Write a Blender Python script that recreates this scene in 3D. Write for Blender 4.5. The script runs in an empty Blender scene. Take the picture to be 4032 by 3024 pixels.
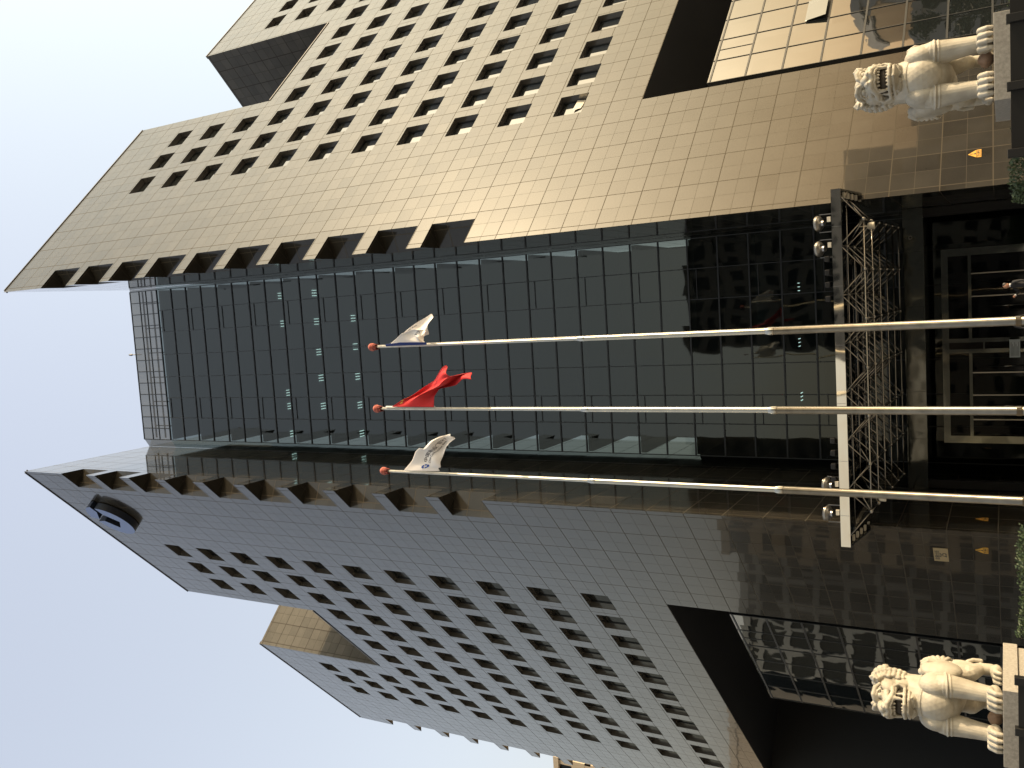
import bpy, bmesh, math, random
from mathutils import Vector, Matrix
random.seed(7)
R = math.radians
D = bpy.data
S = bpy.context.scene
COL = S.collection
K = 0.65                    # building module -> metres
EYE = 1.6
def H(h): return h*K + EYE  # module height above eye -> metres above ground

# ------------------------------------------------------------------ camera
up = Vector((-79, -6073, 3440)).normalized()
fh = (Vector((0, 0, 1)) - up*up.z).normalized()
rt = fh.cross(up)
if rt.x < 0: rt = -rt
TH = R(-5.8)
def c2w(v):
    a, b, c = v.dot(rt), v.dot(fh), v.dot(up)
    return Vector((a*math.cos(TH)+b*math.sin(TH), -a*math.sin(TH)+b*math.cos(TH), c))
cam = D.objects.new('camera', D.cameras.new('camera'))
COL.objects.link(cam)
rx, dn, fw = c2w(Vector((1, 0, 0))), c2w(Vector((0, 1, 0))), c2w(Vector((0, 0, 1)))
m = Matrix((dn, rx, -fw)).transposed().to_4x4()      # phone held sideways: image right = down
m.translation = Vector((0, 0, EYE))
cam.matrix_world = m
cam.data.sensor_fit = 'HORIZONTAL'; cam.data.sensor_width = 36
cam.data.lens = 3440/4032*36
cam.data.clip_start = 0.1; cam.data.clip_end = 3000
S.camera = cam

# ------------------------------------------------------------------ sky and sun
SUN_AZ, SUN_EL = R(95), R(28)         # azimuth clockwise from +Y
LOW_SKY_DIM = .82
W = D.worlds.new('World'); S.world = W; W.use_nodes = True
nt = W.node_tree
sky = nt.nodes.new('ShaderNodeTexSky'); sky.sky_type = 'NISHITA'; sky.sun_disc = False
sky.sun_elevation = SUN_EL; sky.sun_rotation = SUN_AZ
sky.air_density = 2.9; sky.dust_density = 5.4; sky.ozone_density = 4.2; sky.altitude = 50
bg = nt.nodes['Background']; bg.inputs[1].default_value = 0.15
hs = nt.nodes.new('ShaderNodeHueSaturation'); hs.inputs['Saturation'].default_value = .58     # smoggy, washed-out sky
nt.links.new(sky.outputs[0], hs.inputs['Color'])
tn = nt.nodes.new('ShaderNodeMix'); tn.data_type = 'RGBA'; tn.blend_type = 'MULTIPLY'; tn.inputs[0].default_value = 1; tn.inputs[7].default_value = (1.0, .918, .95, 1)
ea = nt.nodes.new('ShaderNodeMapRange'); ea.inputs[1].default_value = -.15; ea.inputs[2].default_value = .75; ea.interpolation_type = 'SMOOTHSTEP'
em_ = nt.nodes.new('ShaderNodeMix'); em_.data_type = 'RGBA'; em_.blend_type = 'MULTIPLY'; em_.inputs[7].default_value = (1.03, 1.075, .90, 1)   # creamier haze towards the sun
nt.links.new(hs.outputs[0], em_.inputs[6]); nt.links.new(ea.outputs[0], em_.inputs[0]); nt.links.new(em_.outputs[2], tn.inputs[6])
# made-up smog banks: sky darkened low east and west for the wings' reflections
wtc = nt.nodes.new('ShaderNodeTexCoord'); wsp = nt.nodes.new('ShaderNodeSeparateXYZ'); nt.links.new(wtc.outputs['Generated'], wsp.inputs[0]); nt.links.new(wsp.outputs[0], ea.inputs[0])
wz = nt.nodes.new('ShaderNodeMapRange'); wz.interpolation_type = 'SMOOTHSTEP'; wz.inputs[1].default_value = .05; wz.inputs[2].default_value = .58; wz.inputs[3].default_value = LOW_SKY_DIM; wz.inputs[4].default_value = 0
nt.links.new(wsp.outputs[2], wz.inputs[0])
wx = nt.nodes.new('ShaderNodeMath'); wx.operation = 'ABSOLUTE'; nt.links.new(wsp.outputs[0], wx.inputs[0])
wm = nt.nodes.new('ShaderNodeMath'); wm.operation = 'MULTIPLY'; nt.links.new(wx.outputs[0], wm.inputs[0]); nt.links.new(wz.outputs[0], wm.inputs[1])
dk = nt.nodes.new('ShaderNodeMix'); dk.data_type = 'RGBA'; dk.blend_type = 'MULTIPLY'; dk.inputs[0].default_value = 1; dk.inputs[7].default_value = (.46, .37, .27, 1)
nt.links.new(tn.outputs[2], dk.inputs[6])
sm_ = nt.nodes.new('ShaderNodeMix'); sm_.data_type = 'RGBA'
nt.links.new(wm.outputs[0], sm_.inputs[0]); nt.links.new(tn.outputs[2], sm_.inputs[6]); nt.links.new(dk.outputs[2], sm_.inputs[7]); nt.links.new(sm_.outputs[2], bg.inputs[0])
sl = D.lights.new('sun', 'SUN'); sl.energy = 2.0; sl.angle = R(0.6); sl.color = (1.0, 0.77, 0.50)
so = D.objects.new('sun', sl); COL.objects.link(so)
sd = Vector((math.sin(SUN_AZ)*math.cos(SUN_EL), math.cos(SUN_AZ)*math.cos(SUN_EL), math.sin(SUN_EL)))
so.rotation_euler = sd.to_track_quat('Z', 'Y').to_euler()
so.location = (60, 0, 60)
S.view_settings.view_transform = 'Standard'; S.view_settings.look = 'None'
S.view_settings.gamma = 1; S.view_settings.exposure = 1.30

# ------------------------------------------------------------------ materials
def mat(name, col=(.5, .5, .5), rough=.6, metal=0, ior=1.5, spec=.5):
    m = D.materials.new(name); m.use_nodes = True
    b = m.node_tree.nodes['Principled BSDF']
    b.inputs['Base Color'].default_value = (*col, 1)
    b.inputs['Roughness'].default_value = rough
    b.inputs['Metallic'].default_value = metal
    b.inputs['IOR'].default_value = ior
    b.inputs['Specular IOR Level'].default_value = spec
    return m
class NT:
    def __init__(s, m): s.t = m.node_tree; s.b = s.t.nodes['Principled BSDF']
    def n(s, typ, **kw):
        x = s.t.nodes.new(typ)
        for a, v in kw.items(): setattr(x, a, v)
        return x
    def l(s, a, b): s.t.links.new(a, b)
    def math(s, op, a, b=None, c=None):
        x = s.n('ShaderNodeMath', operation=op)
        for i, v in enumerate((a, b, c)):
            if v is None: continue
            if isinstance(v, (int, float)): x.inputs[i].default_value = v
            else: s.l(v, x.inputs[i])
        return x.outputs[0]
    def mix(s, f, a, b):
        x = s.n('ShaderNodeMix', data_type='RGBA')
        for sock, v in ((x.inputs[0], f), (x.inputs[6], a), (x.inputs[7], b)):
            if isinstance(v, (int, float)): sock.default_value = v
            elif isinstance(v, tuple): sock.default_value = (*v, 1)
            else: s.l(v, sock)
        return x.outputs[2]

def noisy(m, c1, c2, scale=3.0, detail=6, bump=0, bscale=None, coord='Object'):
    t = NT(m); tc = t.n('ShaderNodeTexCoord')
    nz = t.n('ShaderNodeTexNoise'); nz.inputs['Scale'].default_value = scale; nz.inputs['Detail'].default_value = detail
    t.l(tc.outputs[coord], nz.inputs['Vector'])
    rp = t.n('ShaderNodeMapRange'); rp.inputs[1].default_value = .3; rp.inputs[2].default_value = .7
    t.l(nz.outputs[0], rp.inputs[0])
    t.l(t.mix(rp.outputs[0], c1, c2), t.b.inputs['Base Color'])
    if bump:
        n2 = t.n('ShaderNodeTexNoise'); n2.inputs['Scale'].default_value = bscale or scale*6; n2.inputs['Detail'].default_value = 4
        t.l(tc.outputs[coord], n2.inputs['Vector'])
        bp = t.n('ShaderNodeBump'); bp.inputs['Strength'].default_value = bump; bp.inputs['Distance'].default_value = .02
        t.l(n2.outputs[0], bp.inputs['Height']); t.l(bp.outputs[0], t.b.inputs['Normal'])
    return m

def stone_mat(name, base, joint, pu, pv, ou, ov, ior=1.5, rough=.17, lw=.02, fine=True, tilt=.009, spec=.11, coat=.50):
    """polished cladding: strong joints on a (pu, pv) grid, fine joints half-way, slabs a hair out of plane"""
    m = mat(name, base, rough, ior=ior); t = NT(m)
    uv = t.n('ShaderNodeUVMap'); sp = t.n('ShaderNodeSeparateXYZ'); t.l(uv.outputs[0], sp.inputs[0])
    def line(o, p, w):
        f = t.math('FRACT', t.math('DIVIDE', t.math('SUBTRACT', sp.outputs[o[0]], o[1]), p))
        d = t.math('MULTIPLY', t.math('MINIMUM', f, t.math('SUBTRACT', 1.0, f)), p)
        return t.math('LESS_THAN', d, w)
    strong = t.math('MAXIMUM', line((0, ou), pu, lw), line((1, ov), pv, lw))
    finel = t.math('MAXIMUM', line((0, ou), pu/2, lw*.45), line((1, ov), pv/2, lw*.45))
    mask = t.math('MAXIMUM', strong, t.math('MULTIPLY', finel, .75)) if fine else strong
    fu = t.math('FLOOR', t.math('DIVIDE', t.math('SUBTRACT', sp.outputs[0], ou), pu/2))
    fv = t.math('FLOOR', t.math('DIVIDE', t.math('SUBTRACT', sp.outputs[1], ov), pv/2))
    cb = t.n('ShaderNodeCombineXYZ'); t.l(fu, cb.inputs[0]); t.l(fv, cb.inputs[1])
    wn = t.n('ShaderNodeTexWhiteNoise', noise_dimensions='3D'); t.l(cb.outputs[0], wn.inputs[0])
    nz = t.n('ShaderNodeTexNoise'); nz.inputs['Scale'].default_value = .6; nz.inputs['Detail'].default_value = 8
    t.l(uv.outputs[0], nz.inputs['Vector'])
    g = t.n('ShaderNodeTexNoise'); g.inputs['Scale'].default_value = 24; g.inputs['Detail'].default_value = 3
    t.l(uv.outputs[0], g.inputs['Vector'])
    v = t.math('ADD', t.math('MULTIPLY', wn.outputs[0], .35), t.math('ADD', t.math('MULTIPLY', nz.outputs[0], .9), t.math('MULTIPLY', g.outputs[0], .5)))
    dark = tuple(c*.62 for c in base); lite = tuple(c*1.35 for c in base)
    rr = t.n('ShaderNodeMapRange'); rr.inputs[1].default_value = .55; rr.inputs[2].default_value = 1.3; t.l(v, rr.inputs[0])
    c = t.mix(rr.outputs[0], dark, lite)
    t.l(t.mix(mask, c, joint), t.b.inputs['Base Color'])
    t.l(t.math('MULTIPLY_ADD', mask, .7, t.math('MULTIPLY_ADD', wn.outputs[0], .05, rough)), t.b.inputs['Roughness'])
    t.l(t.math('MULTIPLY_ADD', mask, -spec, spec), t.b.inputs['Specular IOR Level'])
    t.b.inputs['Specular Tint'].default_value = (1, .965, .86, 1)
    if coat:
        t.l(t.math('MULTIPLY_ADD', mask, -coat, coat), t.b.inputs['Coat Weight'])
        t.b.inputs['Coat Roughness'].default_value = .025; t.b.inputs['Coat IOR'].default_value = 1.5
        t.b.inputs['Coat Tint'].default_value = (1, .985, .95, 1)
    geo = t.n('ShaderNodeNewGeometry')
    vm = t.n('ShaderNodeVectorMath', operation='SUBTRACT'); t.l(wn.outputs['Color'], vm.inputs[0]); vm.inputs[1].default_value = (.5, .5, .5)
    vs = t.n('ShaderNodeVectorMath', operation='SCALE'); t.l(vm.outputs[0], vs.inputs[0]); vs.inputs['Scale'].default_value = tilt
    va = t.n('ShaderNodeVectorMath', operation='ADD'); t.l(vs.outputs[0], va.inputs[0]); t.l(geo.outputs['Normal'], va.inputs[1])
    vn = t.n('ShaderNodeVectorMath', operation='NORMALIZE'); t.l(va.outputs[0], vn.inputs[0])
    t.l(vn.outputs[0], t.b.inputs['Normal']); t.l(vn.outputs[0], t.b.inputs['Coat Normal'])
    return m

def glass_mat(name, tint, ior, trans, base=(.012, .014, .014), wav=.02, wsc=.5, pane=(1.9, 1.77), tilt=.01, gloss=(1, 1, 1)):
    """coated glass: mirror by fresnel over a dark tinted see-through body; each pane a touch out of true and slightly wavy"""
    m = D.materials.new(name); m.use_nodes = True; t = m.node_tree; t.nodes.clear()
    N = t.nodes.new; L = t.links.new
    out = N('ShaderNodeOutputMaterial'); mx = N('ShaderNodeMixShader'); fr = N('ShaderNodeFresnel'); fr.inputs[0].default_value = ior
    gl = N('ShaderNodeBsdfGlossy'); gl.inputs['Roughness'].default_value = .02; gl.inputs[0].default_value = (*gloss, 1)
    body = N('ShaderNodeMixShader'); body.inputs[0].default_value = trans
    df = N('ShaderNodeBsdfDiffuse'); df.inputs[0].default_value = (*base, 1)
    tr = N('ShaderNodeBsdfTransparent'); tr.inputs[0].default_value = (*tint, 1)
    L(df.outputs[0], body.inputs[1]); L(tr.outputs[0], body.inputs[2])
    L(fr.outputs[0], mx.inputs[0]); L(body.outputs[0], mx.inputs[1]); L(gl.outputs[0], mx.inputs[2]); L(mx.outputs[0], out.inputs[0])
    uv = N('ShaderNodeUVMap')
    nz = N('ShaderNodeTexNoise'); nz.inputs['Scale'].default_value = wsc; nz.inputs['Detail'].default_value = 1.5
    dv = N('ShaderNodeVectorMath'); dv.operation = 'DIVIDE'; dv.inputs[1].default_value = (pane[0], pane[1], 1)
    fl = N('ShaderNodeVectorMath'); fl.operation = 'FLOOR'
    wn = N('ShaderNodeTexWhiteNoise'); wn.noise_dimensions = '3D'
    L(uv.outputs[0], dv.inputs[0]); L(dv.outputs[0], fl.inputs[0]); L(fl.outputs[0], wn.inputs[0])
    off = N('ShaderNodeVectorMath'); off.operation = 'MULTIPLY_ADD'; off.inputs[1].default_value = (7, 7, 7)
    L(wn.outputs['Color'], off.inputs[0]); L(uv.outputs[0], off.inputs[2]); L(off.outputs[0], nz.inputs['Vector'])
    geo = N('ShaderNodeNewGeometry')
    def cen(src, s):
        a = N('ShaderNodeVectorMath'); a.operation = 'SUBTRACT'; a.inputs[1].default_value = (.5, .5, .5); L(src, a.inputs[0])
        b = N('ShaderNodeVectorMath'); b.operation = 'SCALE'; b.inputs['Scale'].default_value = s; L(a.outputs[0], b.inputs[0]); return b.outputs[0]
    p = N('ShaderNodeVectorMath'); p.operation = 'ADD'; L(cen(nz.outputs['Color'], wav), p.inputs[0]); L(cen(wn.outputs['Color'], tilt), p.inputs[1])
    q = N('ShaderNodeVectorMath'); q.operation = 'ADD'; L(p.outputs[0], q.inputs[0]); L(geo.outputs['Normal'], q.inputs[1])
    r = N('ShaderNodeVectorMath'); r.operation = 'NORMALIZE'; L(q.outputs[0], r.inputs[0])
    L(r.outputs[0], gl.inputs['Normal']); L(r.outputs[0], fr.inputs['Normal'])
    return m

def wavy_metal(name, col, rough, amt=.03, scale=1.2):
    m = mat(name, col, rough, metal=1); t = NT(m)
    tc = t.n('ShaderNodeTexCoord'); nz = t.n('ShaderNodeTexNoise'); nz.inputs['Scale'].default_value = scale; nz.inputs['Detail'].default_value = 2
    t.l(tc.outputs['Object'], nz.inputs['Vector'])
    bp = t.n('ShaderNodeBump'); bp.inputs['Strength'].default_value = 1; bp.inputs['Distance'].default_value = amt
    t.l(nz.outputs[0], bp.inputs['Height']); t.l(bp.outputs[0], t.b.inputs['Normal'])
    return m

M = {}
PU, PV = 3.13*K, 2.83*K
M['stone'] = stone_mat('polished brown granite', (.030, .0275, .023), (.07, .06, .045), PU, PV, .5*K, H(.565) % PV)
M['stone_inner'] = stone_mat('mirror polished granite', (.030, .0275, .023), (.06, .055, .045), PU, PV, .5*K, H(.565) % PV, rough=.1, fine=False, tilt=.004, coat=.9)
M['stone_matte'] = stone_mat('honed tan granite', (.062, .058, .050), (.05, .045, .04), PU, PV, .5*K, H(.565) % PV, rough=.5, lw=.035, fine=True, spec=.3, coat=0)
M['reveal'] = noisy(mat('polished reveal stone', (.08, .071, .058), .12, ior=2.3), (.088, .078, .064), (.07, .062, .05), .4, 4)
M['stone_plain'] = mat('granite edge', (.06, .05, .042), .3)
M['coping'] = mat('dark metal coping', (.05, .045, .04), .4, metal=.6)
M['soffit'] = mat('dark soffit', (.03, .03, .03), .5)
M['window_glass'] = glass_mat('tinted window glass', (.25, .28, .28), 1.9, .05, wav=.012, tilt=.01)
M['curtain_glass'] = glass_mat('grey curtain wall glass', (.22, .26, .25), 1.62, .75, wav=.03, wsc=.35, pane=(1.75, 1.756), tilt=.006, gloss=(.95, 1, .93))
M['screen_glass'] = glass_mat('clear screen glass', (.45, .48, .48), 1.7, .9, wav=.02, pane=(.98, 1.2), tilt=.01)
M['parapet_glass'] = glass_mat('smoky parapet glass', (.5, .5, .47), 1.5, .42, base=(.11, .11, .10), wav=.02, pane=(.98, 1.2), tilt=.012)
M['block_glass'] = glass_mat('mirror glass', (.15, .15, .15), 2.35, .1, wav=.026, wsc=.7, pane=(2.03, 1.84), tilt=.006)
M['mullion'] = mat('dark mullion', (.022, .024, .024), .45, metal=.3)
M['interior'] = mat('office interior', (.16, .17, .17), .8)
M['ceiling'] = mat('office ceiling', (.30, .32, .32), .8)
M['lamp'] = mat('fluorescent tube', (.8, .8, .8))
b = M['lamp'].node_tree.nodes['Principled BSDF']; b.inputs['Emission Color'].default_value = (.75, 1, .95, 1); b.inputs['Emission Strength'].default_value = 1.8
M['polished'] = wavy_metal('polished steel sheet', (.80, .78, .73), .05, .022, .55)
M['portal_steel'] = wavy_metal('portal steel sheet', (.15, .16, .148), .09, .035, .5)
M['steel'] = mat('stainless tube', (.38, .36, .32), .2, metal=1)
M['pole'] = noisy(mat('brushed stainless pole', (.4, .36, .28), .3, metal=1), (.44, .40, .32), (.35, .32, .26), 2.5)
M['pole_old'] = noisy(mat('weathered steel pole', (.2, .175, .135), .33, metal=1), (.225, .195, .15), (.15, .13, .10), 3.5, 8)
M['white_pole'] = noisy(mat('worn white paint', (.5, .48, .42), .35), (.52, .50, .43), (.36, .34, .29), 5)
M['marble'] = noisy(mat('weathered white marble', (.6, .55, .45), .6), (.47, .43, .345), (.29, .26, .20), 1.8, 9, .3, 26)
M['mouth_shade'] = noisy(mat('painted shade in mouth and nostrils', (.07, .06, .05), .8), (.09, .075, .06), (.04, .035, .03), 3)  # shade inside the lions' mouths and nostrils put into the colour
M['ball'] = noisy(mat('brown stone', (.30, .19, .12), .7), (.34, .22, .14), (.2, .12, .07), 6, 5, .4)
M['pedestal'] = noisy(mat('grey granite', (.36, .34, .30), .65), (.37, .34, .29), (.25, .23, .195), 14, 8, .3, 60)
M['black_stone'] = mat('black granite', (.012, .012, .012), .35, spec=.3)
M['black_metal'] = mat('black metal', (.012, .012, .012), .45, spec=.3)
M['lens'] = mat('spun aluminium housing', (.30, .28, .25), .3, metal=.85)
M['cream'] = mat('cream enamel', (.55, .50, .40), .4)
M['yellow'] = mat('yellow sign plate', (.60, .31, .03), .5)
M['ink'] = mat('black ink', (.02, .02, .02), .6)
M['plate'] = mat('brass address plate', (.33, .25, .13), .6, spec=.2)
M['white_board'] = mat('white paper', (.55, .58, .58), .6)
M['blue'] = mat('blue lacquer', (.035, .085, .26), .28)
M['darkblue'] = mat('dark navy side', (.012, .018, .035), .4)
M['flag_white'] = mat('white flag cloth', (.78, .74, .70), .8)
M['flag_red'] = mat('red flag cloth', (.50, .012, .012), .75)
M['flag_blue'] = mat('blue hem cloth', (.01, .03, .16), .8)
M['star'] = mat('yellow star cloth', (.75, .55, .10), .8)
M['flag_ink'] = mat('flag lettering', (.03, .03, .04), .8)
M['logo_blue'] = mat('flag emblem blue', (.01, .06, .30), .8)
M['red_cloth'] = noisy(mat('faded red wrap', (.42, .10, .07), .85), (.52, .17, .12), (.24, .04, .03), 9, 4)
M['dark_red_cloth'] = noisy(mat('dark red wrap', (.2, .03, .02), .85), (.22, .04, .03), (.08, .012, .01), 9, 4)
M['suit'] = mat('dark suit', (.012, .012, .014), .8)
M['skin'] = mat('skin', (.36, .18, .11), .6)
M['hair'] = mat('black hair', (.012, .01, .009), .5)
M['shirt'] = mat('white shirt', (.7, .7, .7), .8)
M['paving'] = noisy(mat('grey paving', (.20, .19, .17), .7), (.23, .215, .19), (.16, .15, .135), .8, 8, .2)
M['asphalt'] = noisy(mat('asphalt', (.05, .05, .05), .85), (.058, .057, .055), (.042, .042, .042), 1.5, 8)
M['kerb'] = mat('kerb stone', (.28, .27, .25), .8)
M['leaf'] = noisy(mat('hedge leaf', (.05, .09, .025), .6), (.018, .04, .012), (.038, .062, .019), .9, 3)
M['leaf_dark'] = noisy(mat('conifer leaf', (.025, .05, .025), .7), (.02, .045, .02), (.04, .07, .03), .8, 3)
M['bark'] = noisy(mat('bark', (.08, .06, .045), .9), (.10, .075, .055), (.05, .04, .03), 6, 6, .5)
M['tan_wall'] = noisy(mat('tan rendered wall', (.50, .40, .28), .8), (.52, .42, .30), (.46, .37, .26), .3, 5)
M['pale_wall'] = noisy(mat('pale concrete wall', (.30, .31, .31), .8), (.32, .33, .33), (.27, .275, .28), .3, 5)
M['brown_wall'] = noisy(mat('brown tiled wall', (.22, .20, .18), .7), (.24, .22, .20), (.19, .175, .16), .3, 5)
M['white_wall'] = noisy(mat('white rendered wall', (.62, .60, .57), .8), (.65, .63, .60), (.55, .53, .5), .3, 5)
M['dark_wall'] = noisy(mat('dark stone wall', (.11, .105, .10), .7), (.125, .12, .112), (.095, .09, .085), .3, 5)
M['door_glass'] = glass_mat('door glass', (.3, .32, .31), 1.32, .6, wav=.02, wsc=.6, pane=(1.2, 3.2), tilt=.01)
M['far_glass'] = mat('dark window', (.016, .02, .022), .12, ior=1.22)
M['ext_metal'] = mat('grey metal', (.2, .2, .2), .5, metal=.8)

# ------------------------------------------------------------------ mesh helpers
class MB:
    def __init__(s): s.v = []; s.f = []; s.mi = []
    def quad(s, *p, mi=0):
        i = len(s.v); s.v += [tuple(q) for q in p]; s.f.append(tuple(range(i, i+len(p)))); s.mi.append(mi)
    def box(s, a, b, mi=0):
        x0, y0, z0 = a; x1, y1, z1 = b
        P = [(x0, y0, z0), (x1, y0, z0), (x1, y1, z0), (x0, y1, z0), (x0, y0, z1), (x1, y0, z1), (x1, y1, z1), (x0, y1, z1)]
        for f in ((0, 3, 2, 1), (4, 5, 6, 7), (0, 1, 5, 4), (1, 2, 6, 5), (2, 3, 7, 6), (3, 0, 4, 7)):
            s.quad(*[P[k] for k in f], mi=mi)
    def prism(s, pts, z0, z1, mi=0):
        n = len(pts)
        s.quad(*[(x, y, z1) for x, y in pts], mi=mi); s.quad(*[(x, y, z0) for x, y in reversed(pts)], mi=mi)
        for i in range(n):
            (xa, ya), (xb, yb) = pts[i], pts[(i+1) % n]
            s.quad((xa, ya, z0), (xb, yb, z0), (xb, yb, z1), (xa, ya, z1), mi=mi)
    def tube(s, p0, p1, r0, r1=None, n=10, mi=0, caps=True):
        r1 = r0 if r1 is None else r1
        p0, p1 = Vector(p0), Vector(p1); d = (p1-p0).normalized()
        a = d.orthogonal().normalized(); b = d.cross(a)
        ring = lambda p, r: [p + a*(r*math.cos(2*math.pi*i/n)) + b*(r*math.sin(2*math.pi*i/n)) for i in range(n)]
        A, B = ring(p0, r0), ring(p1, r1)
        for i in range(n):
            j = (i+1) % n; s.quad(A[i], A[j], B[j], B[i], mi=mi)
        if caps: s.quad(*reversed(A), mi=mi); s.quad(*B, mi=mi)
    def lathe(s, prof, c=(0, 0, 0), n=24, mi=0):
        c = Vector(c)
        for (r0, z0), (r1, z1) in zip(prof, prof[1:]):
            for i in range(n):
                a, b = 2*math.pi*i/n, 2*math.pi*(i+1)/n
                P = [c+Vector((r0*math.cos(a), r0*math.sin(a), z0)), c+Vector((r0*math.cos(b), r0*math.sin(b), z0)),
                     c+Vector((r1*math.cos(b), r1*math.sin(b), z1)), c+Vector((r1*math.cos(a), r1*math.sin(a), z1))]
                if r0 < 1e-6: P = [P[0], P[2], P[3]]
                elif r1 < 1e-6: P = P[:3]
                s.quad(*P, mi=mi)
    def ball(s, c, r, seg=12, mi=0):
        rr = r if isinstance(r, (tuple, list)) else (r, r, r); n = seg//2
        for i in range(n):
            t0, t1 = math.pi*i/n, math.pi*(i+1)/n
            for j in range(seg):
                a, b = 2*math.pi*j/seg, 2*math.pi*(j+1)/seg
                q = lambda t, p: (c[0]+rr[0]*math.sin(t)*math.cos(p), c[1]+rr[1]*math.sin(t)*math.sin(p), c[2]+rr[2]*math.cos(t))
                P = [q(t0, a), q(t1, a), q(t1, b), q(t0, b)]
                if i == 0: P = [P[0], P[1], P[2]]
                elif i == n-1: P = [P[0], P[1], P[3]]
                s.quad(*P, mi=mi)
    def build(s, name, mats, parent=None, smooth=False, merge=True, bevel=0, recalc=True):
        me = D.meshes.new(name); me.from_pydata(s.v, [], s.f)
        if not isinstance(mats, (list, tuple)): mats = [mats]
        for x in mats: me.materials.append(M[x] if isinstance(x, str) else x)
        for p, i in zip(me.polygons, s.mi): p.material_index = i
        bm = bmesh.new(); bm.from_mesh(me)
        if merge: bmesh.ops.remove_doubles(bm, verts=bm.verts, dist=1e-4)
        if recalc: bmesh.ops.recalc_face_normals(bm, faces=bm.faces)
        if bevel:
            es = [e for e in bm.edges if len(e.link_faces) == 2 and e.calc_face_angle(0) > .6]
            bmesh.ops.bevel(bm, geom=es, offset=bevel, segments=2, profile=.5, affect='EDGES')
        uvl = bm.loops.layers.uv.new('UVMap')
        for f in bm.faces:
            n = f.normal
            for lp in f.loops:
                p = lp.vert.co
                if abs(n.z) > .75: lp[uvl].uv = (p.x, p.y)
                elif abs(n.y) > .98: lp[uvl].uv = (p.x, p.z)
                else:
                    tt = Vector((-n.y, n.x, 0)).normalized(); lp[uvl].uv = (p.x*tt.x+p.y*tt.y, p.z)
            f.smooth = smooth
        bm.to_mesh(me); bm.free()
        o = D.objects.new(name, me); COL.objects.link(o)
        if parent is not None: o.parent = parent
        return o

def tag(o, label=None, cat=None, group=None, kind=None):
    if label: o['label'] = label
    if cat: o['category'] = cat
    if group: o['group'] = group
    if kind: o['kind'] = kind
    return o
def empty(name, loc=(0, 0, 0), rz=0, label=None, cat=None, group=None):
    o = D.objects.new(name, None); COL.objects.link(o); o.location = loc; o.rotation_euler = (0, 0, rz); o.empty_display_size = .2
    return tag(o, label, cat, group)
def inst(o, parent, loc=None, rot=None):
    c = o.copy(); COL.objects.link(c); c.parent = parent
    if loc is not None: c.location = loc
    if rot is not None: c.rotation_euler = rot
    return c
def copy_tree(o, parent=None):
    c = o.copy(); COL.objects.link(c); c.parent = parent
    for ch in [x for x in D.objects if x.parent == o]: copy_tree(ch, c)
    return c
def text_mesh(body, size=1.0, depth=0.0):
    cu = D.curves.new('lettering', 'FONT'); cu.body = body; cu.size = size; cu.offset = .006*size; cu.align_x = 'CENTER'; cu.align_y = 'CENTER'; cu.extrude = depth
    o = D.objects.new('lettering', cu); COL.objects.link(o)
    bpy.context.view_layer.update()
    me = D.meshes.new_from_object(o.evaluated_get(bpy.context.evaluated_depsgraph_get()))
    D.objects.remove(o); D.curves.remove(cu)
    return me

# ------------------------------------------------------------------ ground
g = MB(); g.quad((-900, -900, 0), (900, -900, 0), (900, 1200, 0), (-900, 1200, 0))
tag(g.build('ground', 'paving'), kind='structure')
g = MB(); g.quad((-400, -42, .004), (400, -42, .004), (400, -18, .004), (-400, -18, .004))
tag(g.build('road', 'asphalt'), kind='structure')
g = MB(); g.box((-400, -18, 0), (400, -17.7, .14)); g.box((-400, -42.3, 0), (400, -42, .14))
tag(g.build('kerb', 'kerb'), kind='structure')

# ------------------------------------------------------------------ the building: two granite wings and a glass front between them
XL, XR, YA = -15.527*K, 5.30*K, 59.35*K
TOP, LEN, THK = H(100), 77.9*K, 21.2*K
bank = empty('office_building', (-5.11*K, 60*K, 0), 0,
             'tall granite office block whose two prow-ended wings flank a recessed grey glass front', 'building')
bank_inv = Matrix.Translation((5.11*K, -60*K, 0))
C45 = math.sqrt(.5)
WR0, WPITCH, WCOL0, WCP = 90.9, 5.665, 15.45, 4.42       # window rows (top of first), columns
WW, WH, WD = 2.85, 2.72, .66
NS0, NS1, NH = 30.0, 47.2, 76.9                          # roof notch
OS0, OS1, OH = 15.7, 62.4, 26.0                          # big opening at the foot
win_rows = [WR0 - WPITCH*i for i in range(11)]
win_cols = [WCOL0 + WCP*i for i in range(11)]
teeth = [(93.0-0.0, 88.5)] + [(87.05-5.68*i, 82.83-5.68*i) for i in range(9)]   # recess (top, bottom)
teeth = [t for t in teeth if t[1] > 36]
RD = 2.8                                                 # recess size along both faces
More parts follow.
